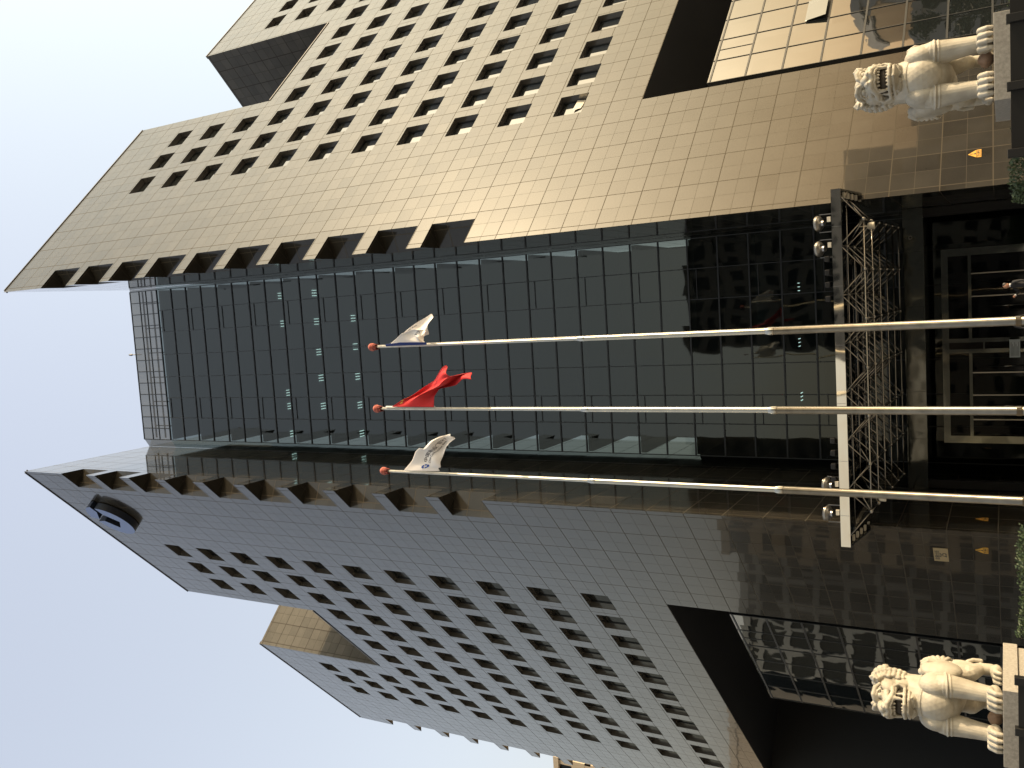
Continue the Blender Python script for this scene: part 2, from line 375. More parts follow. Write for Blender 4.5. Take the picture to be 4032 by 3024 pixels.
def wing(sgn):
    # local frame: x along the facade from the near apex, inward depth d -> y = sgn*d, z up
    o = MB(); P = lambda s, d, h: (s*K, sgn*d*K, H(h))
    GB = -EYE/K
    def hole(s, h):
        if NS0 < s < NS1 and h > NH: return True
        if OS0 < s < OS1 and h < OH: return True
        if s < RD or s > 77.9-RD:
            for a, b_ in teeth:
                if b_ < h < a: return True
        for c in win_cols:
            if c < s < c+WW:
                for r in win_rows:
                    if r-WH < h < r and not (NS0-1 < c+WW and c < NS1+1 and r > NH): return True
        return False
    ss = sorted(set([0, RD, 77.9-RD, 77.9, NS0, NS1, OS0, OS1] + win_cols + [c+WW for c in win_cols]))
    hs = sorted(set([GB, 100, NH, OH] + win_rows + [r-WH for r in win_rows] + [x for t in teeth for x in t]))
    for a, b_ in zip(ss, ss[1:]):
        for c, d in zip(hs, hs[1:]):
            if not hole((a+b_)/2, (c+d)/2):
                o.quad(P(a, 0, c), P(b_, 0, c), P(b_, 0, d), P(a, 0, d))
    wins = []
    for ci, c in enumerate(win_cols):
        for r in win_rows:
            if NS0-1 < c+WW and c < NS1+1 and r > NH: continue
            a, b_, e, f = c, c+WW, r-WH, r
            o.quad(P(a, 0, e), P(a, 0, f), P(a, WD, f), P(a, WD, e), mi=3); o.quad(P(b_, 0, e), P(b_, WD, e), P(b_, WD, f), P(b_, 0, f), mi=3)
            o.quad(P(a, 0, f), P(b_, 0, f), P(b_, WD, f), P(a, WD, f), mi=3); o.quad(P(a, 0, e), P(a, WD, e), P(b_, WD, e), P(b_, 0, e), mi=3)
            wins.append((c, r))
    # prows at both ends
    for e in (0, 1):
        F = (lambda s, d, h: P(s, d, h)) if e == 0 else (lambda s, d, h: P(77.9-s, d, h))
        q = RD*C45; T = THK/K
        solid = []; prev = 100
        for a, b_ in teeth: solid.append((prev, a)); prev = b_
        solid.append((prev, GB))
        for a, b_ in solid: o.quad(F(0, 0, b_), F(q, q, b_), F(q, q, a), F(0, 0, a), mi=2)
        for a, b_ in teeth:
            o.quad(F(RD, 0, b_), F(q, q, b_), F(q, q, a), F(RD, 0, a))
            o.quad(F(0, 0, a), F(RD, 0, a), F(q, q, a)); o.quad(F(0, 0, b_), F(RD, 0, b_), F(q, q, b_))
        o.quad(F(q, q, GB), F(T, T, GB), F(T, T, 100), F(q, q, 100), mi=2)
    T = THK/K
    # roof, notch, back
    for a, b_, A, B in ((0, NS0, 0, T), (NS1, 77.9, 77.9, 77.9-T)):
        if a == 0: o.quad(P(0, 0, 100), P(NS0, 0, 100), P(NS0, T, 100), P(T, T, 100))
        else: o.quad(P(NS1, 0, 100), P(77.9, 0, 100), P(77.9-T, T, 100), P(NS1, T, 100))
    o.quad(P(NS0, 0, NH), P(NS1, 0, NH), P(NS1, T, NH), P(NS0, T, NH))
    o.quad(P(NS0, 0, NH), P(NS0, 0, 100), P(NS0, T, 100), P(NS0, T, NH), mi=4); o.quad(P(NS1, 0, NH), P(NS1, T, NH), P(NS1, T, 100), P(NS1, 0, 100), mi=4)
    o.quad(P(T, T, GB), P(NS0, T, GB), P(NS0, T, 100), P(T, T, 100)); o.quad(P(NS1, T, GB), P(77.9-T, T, GB), P(77.9-T, T, 100), P(NS1, T, 100))
    o.quad(P(NS0, T, GB), P(NS1, T, GB), P(NS1, T, NH), P(NS0, T, NH))
    # opening
    dd = 19.0
    o.quad(P(OS0, 0, OH), P(OS1, 0, OH), P(OS1, dd, OH), P(OS0, dd, OH), mi=1)
    o.quad(P(OS0, 0, GB), P(OS0, 0, OH), P(OS0, dd, OH), P(OS0, dd, GB), mi=1); o.quad(P(OS1, 0, GB), P(OS1, dd, GB), P(OS1, dd, OH), P(OS1, 0, OH), mi=1)
    o.quad(P(OS0, dd, GB), P(OS1, dd, GB), P(OS1, dd, OH), P(OS0, dd, OH), mi=1)
    ob = o.build('stone_wing', ['stone', 'soffit', 'stone_inner', 'reveal', 'stone_matte'], bank, recalc=False)
    # consistent outward normals
    bm = bmesh.new(); bm.from_mesh(ob.data); bmesh.ops.recalc_face_normals(bm, faces=bm.faces); bm.to_mesh(ob.data); bm.free()
    # recompute uv with the final normals
    me = ob.data; uvl = me.uv_layers['UVMap'].data
    for p in me.polygons:
        n = p.normal
        for li in p.loop_indices:
            c = me.vertices[me.loops[li].vertex_index].co
            if abs(n.z) > .75: uvl[li].uv = (c.x, c.y)
            elif abs(n.y) > .98: uvl[li].uv = (c.x, c.z)
            else:
                tx, ty = -n.y, n.x
                if tx < 0: tx, ty = -tx, -ty
                uvl[li].uv = (c.x*tx+c.y*ty, c.z)
    # thin metal copings along the roof edges
    w = .10
    def strip(a, b_, h):
        cp = MB(); x0, x1 = sorted((a*K, b_*K)); y0, y1 = sorted((-sgn*.05, sgn*.25)); cp.box((x0, y0, H(h)+.003), (x1, y1, H(h)+w)); cp.build('coping', 'coping', ob)
    strip(0.25, NS0, 100); strip(NS1, 77.6, 100); strip(NS0+.1, NS1-.1, NH)
    return ob, wins
lw, lwins = wing(-1)
rw, rwins = wing(1)
lw.matrix_parent_inverse = Matrix(); rw.matrix_parent_inverse = Matrix()
lw.location = bank_inv @ Vector((XL, YA, 0)); lw.rotation_euler = (0, 0, R(135))
rw.location = bank_inv @ Vector((XR, YA, 0)); rw.rotation_euler = (0, 0, R(45))

# window: glass with a slim frame, origin at the upper corner nearest the apex
def window_proto(sgn):
    w, h = WW*K, WH*K; o = MB(); d = WD*K*sgn; y0 = d - .03*sgn
    o.quad((.05, d-.012*sgn, -h+.05), (w-.05, d-.012*sgn, -h+.05), (w-.05, d-.012*sgn, -.05), (.05, d-.012*sgn, -.05))
    for a, b_ in (((0, -h), (w, -h+.06)), ((0, -.06), (w, 0)), ((0, -h+.06), (.06, -.06)), ((w-.06, -h+.06), (w, -.06))):
        o.box((a[0]+.003, min(y0-.03*sgn, y0+.02*sgn), a[1]+.003), (b_[0]-.003, max(y0-.03*sgn, y0+.02*sgn), b_[1]-.003), mi=1)
    ob = o.build('window', ['window_glass', 'mullion'], None, recalc=True)
    return ob
def face_out(ob, yout):
    me = ob.data
    for p in me.polygons:
        if p.material_index == 0 and p.normal.y*yout < 0: p.flip()
cand = []
for sgn, wg, wins, ob, ax, ang in ((-1, lw, lwins, None, XL, 135), (1, rw, rwins, None, XR, 45)):
    for (c, r) in wins:
        p = Vector((ax, YA, 0)) + Vector((math.cos(R(ang)), math.sin(R(ang)), 0))*((c+WW/2)*K); p.z = H(r-WH/2)
        dv = p - cam.location
        q = Vector((dv.dot(rx), dv.dot(dn), dv.dot(fw)))
        U, V = q.x/q.z*3440+1512, q.y/q.z*3440+2016
        vis = 0 < U < 3024 and 0 < V < 4032
        cand.append((dv.length if vis else 1e4+dv.length, sgn, wg, c, r))
cand.sort(key=lambda t: t[0])
protos = {}
rest = {-1: MB(), 1: MB()}
for i, (dist, sgn, wg, c, r) in enumerate(cand):
    if sgn not in protos:
        protos[sgn] = window_proto(sgn); face_out(protos[sgn], -sgn); pr = protos[sgn]; pr.parent = wg; pr.location = (c*K, 0, H(r)); continue
    if i < 100:
        inst(protos[sgn], wg, (c*K, 0, H(r)))
    else:
        y = WD*K*sgn-.012*sgn
        rest[sgn].quad((c*K, y, H(r-WH)), ((c+WW)*K, y, H(r-WH)), ((c+WW)*K, y, H(r)), (c*K, y, H(r)))
for sgn, wg in ((-1, lw), (1, rw)):
    if rest[sgn].v:
        ob = rest[sgn].build('window', 'window_glass', wg, recalc=False); face_out(ob, -sgn); ob['kind'] = 'stuff'

# a pale tilted sheet in the lowest window of the nearest column
bl = MB(); yb_ = WD*K-.06
bl.quad(((15.45+1.55)*K, yb_, H(34.25-2.05)), ((15.45+2.7)*K, yb_, H(34.25-2.25)), ((15.45+2.7)*K, yb_-.05, H(34.25-1.45)), ((15.45+1.3)*K, yb_-.05, H(34.25-1.35)))
bl.build('window_sheet', 'cream', rw, recalc=False)
# glazed block set into the big opening of each wing
def glass_block(sgn, wg):
    y = lambda d: sgn*d*K
    s0, s1, h1 = 16.75, 35.2, 20.8
    top, bot = H(h1), 0.0
    root_rows = [20.6 - 2.86*i for i in range(0, 8)]
    cols = [s0 + 3.07*i for i in range(7)]
    skip = None
    gl = MB(); gd = .28
    gl.quad((s0*K, y(gd), bot), (s1*K, y(gd), bot), (s1*K, y(gd), top), (s0*K, y(gd), top))
    gl.quad((s0*K, y(gd), bot), (s0*K, y(gd), top), (s0*K, y(6), top), (s0*K, y(6), bot))
    gl.quad((s1*K, y(gd), bot), (s1*K, y(6), bot), (s1*K, y(6), top), (s1*K, y(gd), top))
    gl.quad((s0*K, y(gd), top), (s1*K, y(gd), top), (s1*K, y(6), top), (s0*K, y(6), top))
    ob = gl.build('glass_block', 'block_glass', wg)
    if sum(p.normal.y*(-sgn) for p in ob.data.polygons if abs(p.normal.y) > .9) < 0: ob.data.flip_normals()
    fr = MB(); e = .012
    def bx(x0, x1, z0, z1, pr=.035):
        a, b_ = sorted((y(gd)-sgn*pr, y(gd)+sgn*.01)); fr.box((x0, a, z0), (x1, b_, z1))
    for r in root_rows: bx(s0*K, s1*K, H(r)-.045, H(r)+.045)
    for c in cols: bx(c*K-.02, c*K+.02, bot, top, .03)
    # one odd narrow light
    bx((s0+4.6)*K-.012, (s0+4.6)*K+.012, H(17.74)+.05, H(20.6)-.05, .025)
    fr.build('mullion_grid', 'mullion', ob)
    if sgn == 1:
        # the awning window that stands open
        x0, x1 = (s0+6.14)*K+.04, (s0+9.21)*K-.04; zt, zb = H(14.88)-.06, H(12.02)+.06
        zt -= .62; dz = zt-zb; out = .15
        pn = MB(); yy = y(gd)
        pn.quad((x0, yy-.06, zt), (x1, yy-.06, zt), (x1, yy-.06-out, zb+.07), (x0, yy-.06-out, zb+.07))
        pn.quad((x0, yy-.09, zt), (x0, yy-.09-out, zb+.07), (x1, yy-.09-out, zb+.07), (x1, yy-.09, zt), mi=0)
        aw = pn.build('open_pane', 'block_glass', ob, recalc=False)
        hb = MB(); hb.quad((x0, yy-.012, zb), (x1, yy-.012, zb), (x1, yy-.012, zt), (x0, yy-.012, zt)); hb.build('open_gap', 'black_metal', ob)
    return ob
glass_block(-1, lw); glass_block(1, rw)

# recessed glass front
YG = 76*K
xc = -5.11
gx = [x*K for x in (-14.45, -11.54, -8.95, -6.2, -3.31, -.385, 2.34, 5.0)]
rows = [94.8 - 2.7015*i for i in range(0, 34)] ; rows = [r for r in rows if r > 2]
cw = empty('curtain_wall', bank_inv @ Vector((0, 0, 0))); cw.parent = bank
rows_full = rows + [-EYE/K]
for a, b_ in zip(rows_full, rows_full[1:]):
    o = MB()
    o.quad((gx[0], YG, H(b_)), (gx[-1], YG, H(b_)), (gx[-1], YG, H(a)), (gx[0], YG, H(a)))
    o.quad((XL+.01, YG+.42, H(b_)), (gx[0], YG, H(b_)), (gx[0], YG, H(a)), (XL+.01, YG+.42, H(a)))
    o.quad((gx[-1], YG, H(b_)), (XR-.01, YG, H(b_)), (XR-.01, YG, H(a)), (gx[-1], YG, H(a)))
    ob = o.build('glass_band', 'curtain_glass', cw, recalc=False)
scr = MB()
scr.quad((gx[0], YG, H(94.8)), (gx[-1], YG, H(94.8)), (gx[-1], YG, H(100)), (gx[0], YG, H(100)))
scr.quad((XL+.01, YG+.42, H(94.8)), (gx[0], YG, H(94.8)), (gx[0], YG, H(100)), (XL+.01, YG+.42, H(100)))
scr.quad((gx[-1], YG, H(94.8)), (XR-.01, YG, H(94.8)), (XR-.01, YG, H(100)), (gx[-1], YG, H(100)))
scr.build('rooftop_screen', 'parapet_glass', cw, recalc=False)
fr = MB()
for i, r in enumerate(rows): fr.box((gx[0], YG-.06, H(r)-.042), (gx[-1], YG+.05, H(r)+.042))
for x in gx: fr.box((x-.022, YG-.05, 0), (x+.022, YG+.04, H(94.8)))
# narrow opening lights in two bays on alternate floors
for i in range(0, len(rows)-1, 2):
    for k_ in (1, 5):
        x = gx[k_]; z0, z1 = H(rows[i+1])+.06, H(rows[i])-.06
        zz = z1 - .42
        fr.box((gx[k_]+.03, YG-.045, zz-.02), (gx[k_+1]-.03, YG+.03, zz+.02))
fr.build('mullion_grid', 'mullion', cw)
sf = MB()
for x in [gx[0]+i*(gx[-1]-gx[0])/13 for i in range(14)]: sf.box((x-.03, YG-.05, H(94.8)+.06), (x+.03, YG+.05, H(100)))
for h in (100.0, 98.2, 96.9): sf.box((gx[0], YG-.04, H(h)-.03), (gx[-1], YG+.045, H(h)+.03))
for x in [gx[0]+(i+.5)*(gx[-1]-gx[0])/6 for i in range(6)]: sf.box((x-.04, YG+.9, H(94.8)), (x+.04, YG+1.0, H(99.4)))
for h in (99.4, 97.6): sf.box((gx[0], YG+.9, H(h)-.05), (gx[-1], YG+1.0, H(h)+.05))
sf.build('screen_frame', 'mullion', cw)
# floors behind the glass
fl = MB()
fx0, fx1 = gx[0]+.05, gx[-1]-.05
for i in range(0, len(rows), 2):
    z = H(rows[i]); fl.box((fx0, YG+.18, z-.32), (fx1, YG+6, z-.02))
fl.box((fx0, YG+6.02, 0), (fx1, YG+6.3, H(94.8)))
fl.build('office_floors', 'interior', cw)
# ceiling lights seen through the glass: (apparent x, apparent height at the glass plane), module
lamps = [(2.96, 73.55), (2.96, 68.34), (-.28, 73.5), (-.28, 68.34), (-3.75, 68.37), (-6.73, 68.35), (-9.97, 68.35), (-8.39, 73.52), (-9.98, 73.51), (-13.25, 73.47),
         (-6.64, 62.98), (-9.85, 62.98), (-13.07, 63.01), (-.16, 62.99), (-3.31, 62.98), (.15, 15.11), (-4.51, 15.2), (-9.1, 15.16)]
lp = MB()
for k_ in (-1, 0, 1): lp.box((k_*.21-.016, -.26, -.03), (k_*.21+.016, .26, 0))
lproto = None
for lx, lh in lamps:
    zc = None
    for r in rows[::2]:
        zc_ = H(r)-.34
        # distance behind the glass where the sight line meets that ceiling
        sc = (zc_-EYE)/(lh*K)
        if sc > 1.004: best = (sc, zc_)
    sc, zc = best
    if sc > 1.11: sc = 1.03; zc = EYE + lh*K*sc
    pos = (lx*K*sc, YG*sc, zc-.005)
    if lproto is None:
        lproto = lp.build('ceiling_light', 'lamp', cw); lproto.location = pos
    else: inst(lproto, cw, pos)

# ------------------------------------------------------------------ entrance canopy (space frame behind a polished fascia)
ca = empty('entrance_canopy', (-3.32, 38.5, 0), 0, 'entrance canopy of steel space frame with a long polished white fascia', 'canopy')
def under(o, root):
    o.parent = root; o.matrix_parent_inverse = Matrix.Translation(-Vector(root.location)); return o
FX0, FX1, FY = -10.37, 3.73, 36.0
fa = MB(); fa.box((FX0, FY, EYE+5.48), (FX1, FY+.07, EYE+5.84))
under(fa.build('fascia', 'polished', None), ca)
jn = MB()
for x in (-9.1, -6.9, -4.6, -2.3, 0, 2.3): jn.box((x-.006, FY-.004, EYE+5.5), (x+.006, FY-.001, EYE+5.83))
under(jn.build('fascia_joint', 'ext_metal', None), ca)
for x, xs in ((FX0, 1), (FX1, -1)):
    sp = MB(); ye = 38.78
    a, b_ = sorted((x, x+.07*xs))
    P = lambda xx: [(xx, FY+.075, EYE+5.48), (xx, ye, EYE+5.08), (xx, ye, EYE+5.62), (xx, FY+.075, EYE+5.82)]
    A, B = P(a), P(b_)
    sp.quad(*A); sp.quad(*reversed(B))
    for i in range(4): sp.quad(A[i], A[(i+1) % 4], B[(i+1) % 4], B[i])
    under(sp.build('side_fascia', 'portal_steel', None), ca)
rf = MB(); rf.box((FX0+.08, FY+.09, EYE+5.66), (FX1-.08, 38.4, EYE+5.70)); rf.box((-9.9, 38.42, EYE+5.64), (3.25, 46.2, EYE+5.68))
under(rf.build('roof_glass', 'screen_glass', None), ca)
tx = [-2.3+1.94*n for n in range(-4, 4)]; bxn = [-3.27+1.94*n for n in range(-3, 4)]
ty = [36.25+1.55*j for j in range(7)]; by = [36.95+1.55*j for j in range(6)]
tz = lambda y: EYE+5.60-.03*(y-36.25); bz = lambda y: EYE+4.80-.062*(y-36.95)
top = [[Vector((x, y, tz(y))) for y in ty if y < 38.4 or -9.9 < x < 3.2] for x in tx]
bot = [[Vector((x, y, bz(y))) for y in by] for x in bxn]
ch = MB()
for col in top:
    for a, b_ in zip(col, col[1:]): ch.tube(a, b_, .03, n=8)
for j in range(len(ty)):
    row = [c[j] for c in top if len(c) > j]
    for a, b_ in zip(row, row[1:]): ch.tube(a, b_, .03, n=8)
for col in bot:
    for a, b_ in zip(col, col[1:]): ch.tube(a, b_, .032, n=8)
for j in range(len(by)):
    row = [c[j] for c in bot]
    for a, b_ in zip(row, row[1:]): ch.tube(a, b_, .032, n=8)
under(ch.build('chord_tubes', 'steel', None, smooth=True), ca)
br = MB()
for i, col in enumerate(bot):
    for j, p in enumerate(col):
        for ii in (i, i+1):
            for jj in (j, j+1):
                if ii < len(top) and jj < len(top[ii]): br.tube(p, top[ii][jj], .027, n=8)
under(br.build('brace_tubes', 'steel', None, smooth=True), ca)
nd = MB(); nd.ball((0, 0, 0), .085, 14)
np_ = None; nodes = [p for c in bot for p in c] + [p for c in top for p in c]
for p in nodes:
    if np_ is None: np_ = nd.build('node_ball', 'steel', None, smooth=True); np_.location = p; under(np_, ca)
    else:
        c = np_.copy(); COL.objects.link(c); c.location = p; under(c, ca)
# brackets tying the sides to the stone
for j in range(5):
    y = 36.6+.55*j
    for x in (FX1-.32, FX0+.1):
        bk = MB(); bk.box((x, y, EYE+5.42-.07*j), (x+.22, y+.22, EYE+5.5-.07*j)); under(bk.build('bracket', 'cream', None), ca)

# floodlights standing on the canopy
def floodlight():
    root = empty('floodlight', (0, 0, 0))
    dr = MB(); dr.lathe([(0, .10), (.29, .10), (.31, .07), (.30, .02), (.22, -.06), (.12, -.11), (.12, -.2), (0, -.2)], n=28)
    hd = dr.build('lamp_head', 'lens', root, smooth=False); hd.rotation_euler = (R(-20), 0, 0); hd.location = (0, 0, .48)
    rim = MB()
    for i in range(28):
        a, b_ = 2*math.pi*i/28, 2*math.pi*(i+1)/28
        rim.tube((.31*math.cos(a), .31*math.sin(a), .085), (.31*math.cos(b_), .31*math.sin(b_), .085), .018, n=6, caps=False)
    r_ = rim.build('rim', 'steel', hd, smooth=True)
    yk = MB(); yk.box((-.36, -.03, .0), (-.33, .03, .5)); yk.box((.33, -.03, .0), (.36, .03, .5)); yk.box((-.36, -.03, -.02), (.36, .03, .01))
    yk.box((-.05, -.05, -.14), (.05, .05, -.02)); yk.build('yoke', 'ext_metal', root)
    bb = MB(); bb.box((.02, -.36, .02), (.22, -.22, .15)); bb.build('ballast_box', 'cream', root)
    return root
fp = None
for x, lab in ((2.49, 'round steel floodlight nearest the right end of the canopy fascia'), (1.5, 'round steel floodlight second from the right end of the canopy'),
               (-7.98, 'round steel floodlight half hidden by the flagpole on the left'), (-9.14, 'round steel floodlight nearest the left end of the canopy fascia')):
    if fp is None: fp = floodlight(); o = fp
    else: o = copy_tree(fp)
    o.location = (x, 36.45, EYE+5.87)
    tag(o, lab, 'floodlight', 'floodlights on the canopy')
def spot():
    root = empty('spotlight')
    a = MB(); a.box((-.11, -.10, .04), (.11, .12, .22)); a.build('housing', 'black_metal', root, bevel=.02)
    a = MB(); a.box((-.13, -.02, -.08), (-.115, .02, .16)); a.box((.115, -.02, -.08), (.13, .02, .16)); a.box((-.13, -.02, -.10), (.13, .02, -.08)); a.build('bracket', 'black_metal', root)
    return root
sp0 = None
names = {1.08: 'black box spotlight on the canopy, farthest right of the right-hand four', .55: 'black box spotlight on the canopy, second of the right-hand four counting from the right',
         .07: 'black box spotlight on the canopy, third of the right-hand four counting from the right', -.48: 'black box spotlight on the canopy, farthest left of the right-hand four',
         -6.12: 'black box spotlight on the canopy, farthest right of the left-hand four', -6.62: 'black box spotlight on the canopy, second of the left-hand four counting from the right',
         -7.16: 'black box spotlight on the canopy, third of the left-hand four counting from the right', -7.70: 'black box spotlight on the canopy, beside the left-hand round floodlight'}
for x in names:
    if sp0 is None: sp0 = spot(); o = sp0
    else: o = copy_tree(sp0)
    o.location = (x, 36.25, EYE+5.95); tag(o, names[x], 'spotlight', 'black spotlights on the canopy')
# white drum lamps below the truss
for i, (px, py, pz, lab) in enumerate(((2.3, 37.6, 4.62, 'cream drum lamp hanging under the right end of the space frame'), (-8.6, 37.3, 4.42, 'cream drum lamp hanging under the left end of the space frame'))):
    r0 = empty('drum_lamp', (px, py, EYE+pz), 0, lab, 'lamp', 'drum lamps under the canopy')
    a = MB(); a.lathe([(0, .12), (.10, .12), (.135, .06), (.14, -.13), (.12, -.14), (0, -.10)], n=20); a.build('drum', 'cream', r0, smooth=False)
    a = MB(); a.tube((0, 0, .12), (0, 0, .42), .02); a.build('stem', 'cream', r0)

# security camera on the entrance beam
sc_ = empty('security_camera', (2.06, 45.98, EYE+3.98), 0, 'cream security camera on the polished entrance beam', 'camera')
a = MB(); a.tube((0, -.42, -.10), (0, -.12, -.04), .075, n=16); a.build('housing', 'cream', sc_, smooth=False)
a = MB(); a.tube((0, -.435, -.103), (0, -.42, -.10), .055, n=16); a.build('lens', 'ink', sc_)
a = MB(); a.tube((0, -.2, -.05), (0, -.02, .12), .018); a.build('arm', 'ext_metal', sc_)
# ------------------------------------------------------------------ entrance portal and vestibule
po = empty('entrance_portal', (-3.32, 46, 0), 0, 'wide polished steel beam on posts spanning the entrance behind the canopy', 'portal')
a = MB(); a.box((XL+.02, 46.0, EYE+3.37), (XR-.02, 46.25, EYE+4.25)); under(a.build('beam', 'portal_steel', None), po)
a = MB()
for x in (-7.6, -5.3, -1.2, 1.4): a.box((x-.006, 45.994, EYE+3.39), (x+.006, 45.999, EYE+4.23))
under(a.build('beam_joint', 'black_metal', None), po)
for x in (XL+.25, XR-.25):
    a = MB(); a.box((x-.2, 46.28, 0), (x+.2, 46.6, EYE+4.2)); under(a.build('post', 'black_stone', None), po)
a = MB(); a.box((XL+.02, 46.3, EYE+3.6), (XR-.02, 49.3, EYE+3.7)); under(a.build('lobby_ceiling', 'soffit', None), po)
ve = empty('entrance_vestibule', (-3.32, 47.9, 0), 0, 'steel framed glass vestibule with double doors under the entrance beam', 'vestibule')
VY, VX0, VX1, VT = 47.8, -8.06, 1.44, EYE+2.74
a = MB()
a.box((VX0, VY, VT-.30), (VX1, VY+.3, VT)); a.box((VX0, VY, 0), (VX0+.36, VY+.3, VT-.30)); a.box((VX1-.36, VY, 0), (VX1, VY+.3, VT-.30))
for x in (-3.54, -3.02): a.box((x-.1, VY+.02, 0), (x+.1, VY+.28, VT-.30))
a.box((VX0+.36, VY+.02, EYE+1.44), (-3.64, VY+.28, EYE+1.58)); a.box((-2.92, VY+.02, EYE+1.44), (VX1-.36, VY+.28, EYE+1.58))
a.box((-3.44, VY+.04, EYE+.9), (-3.12, VY+.26, EYE+.98))
under(a.build('frame', 'portal_steel', None), ve)
a = MB()
a.quad((VX0+.36, VY+.15, 0), (VX1-.36, VY+.15, 0), (VX1-.36, VY+.15, VT-.3), (VX0+.36, VY+.15, VT-.3))
under(a.build('glazing', 'door_glass', None, recalc=False), ve)
for x in (-6.9, -5.7, -4.6, -2.0, -.9, .2):
    a = MB(); a.box((x-.03, VY+.05, 0), (x+.03, VY+.14, EYE+1.44)); under(a.build('door_stile', 'steel', None), ve)
for x in (-6.2, -4.3, -1.4):
    a = MB(); a.tube((x, VY-.02, .5), (x, VY-.02, EYE+.8), .02); under(a.build('door_handle', 'steel', None, smooth=True), ve)
# notice board by the doors
nb = empty('notice_board', (-3.4, 46.9, 0), 0, 'white notice board with lines of print in front of the double doors', 'notice board')
a = MB(); a.box((-.42, -.02, 1.04), (.42, .02, 1.47)); a.build('panel', 'white_board', nb)
a = MB()
for i in range(7): a.box((-.36, -.026, 1.40-i*.05), (.30-.1*(i % 3), -.021, 1.415-i*.05))
a.build('print', 'ink', nb)
a = MB(); a.tube((0, .04, 0), (0, .04, 1.3), .025); a.lathe([(0, .03), (.2, .03), (.22, 0)], n=16); a.build('stand', 'black_metal', nb)

# ------------------------------------------------------------------ flagpoles
PY = 24.56
def pole():
    root = empty('flagpole')
    a = MB(); a.lathe([(.30, 0), (.30, .05), (.15, .10), (.113, .14), (.107, 7.22), (.103, 7.31)], n=24); a.build('lower_tube', 'pole_old', root, smooth=True)
    a = MB(); a.lathe([(.104, 7.2), (.104, 7.32), (.080, 7.44), (.076, 12.95), (.072, 13.05)], n=24); a.build('middle_tube', 'pole', root, smooth=True)
    a = MB(); a.lathe([(.074, 12.95), (.074, 13.06), (.052, 13.22), (.046, 18.4)], n=20); a.build('upper_tube', 'pole', root, smooth=True)
    a = MB(); a.lathe([(.048, 18.38), (.041, 20.98), (.0, 20.99)], n=20); a.build('painted_top', 'white_pole', root, smooth=True)
    for prof in ([(.110, 7.16), (.113, 7.18), (.113, 7.30), (.09, 7.40)], [(.080, 12.9), (.082, 12.92), (.082, 13.05), (.062, 13.16)]):
        a = MB(); a.lathe(prof, n=24); a.build('collar', 'steel', root, smooth=True)
    a = MB(); a.lathe([(.125, 1.28), (.125, 1.40)], n=24); a.build('base_band', 'pole_old', root, smooth=True)
    f = MB(); f.ball((0, 0, 21.18), (.145, .145, .155), 18); fi = f.build('finial', 'red_cloth', root, smooth=True)
    w = MB(); rnd = random.Random(3)
    for i in range(10):
        an = i*.63; r0 = .125
        p = [Vector((r0*math.cos(an), r0*math.sin(an), 21.10)), Vector((r0*math.cos(an+.7), r0*math.sin(an+.7), 21.10))]
        q = [Vector(((r0-.06+rnd.random()*.06)*math.cos(an), (r0-.01)*math.sin(an), 20.96+rnd.random()*.07)), Vector(((r0-.05+rnd.random()*.06)*math.cos(an+.7), r0*math.sin(an+.7), 20.92+rnd.random()*.08))]
        w.quad(p[0], q[0], q[1], p[1])
    ww = w.build('wrap_cloth', 'dark_red_cloth', fi, recalc=False); md = ww.modifiers.new('thick', 'SOLIDIFY'); md.thickness = .015
    h = MB(); h.tube((.10, -.10, 1.3), (.055, -.05, 20.9), .008, n=6); h.build('halyard', 'white_pole', root)
    return root
pp = pole(); pp.location = (-3.32, PY, 0); tag(pp, 'tall tapered steel flagpole flying the red flag', 'flagpole', 'flagpoles in front of the entrance')
for x, lab in ((-1.115, 'tall tapered steel flagpole flying the folded white flag with a blue hem'), (-5.57, 'tall tapered steel flagpole flying the white flag with the blue emblem')):
    o = copy_tree(pp); o.location = (x, PY, -.1 if x < -4 else 0); tag(o, lab, 'flagpole', 'flagpoles in front of the entrance')

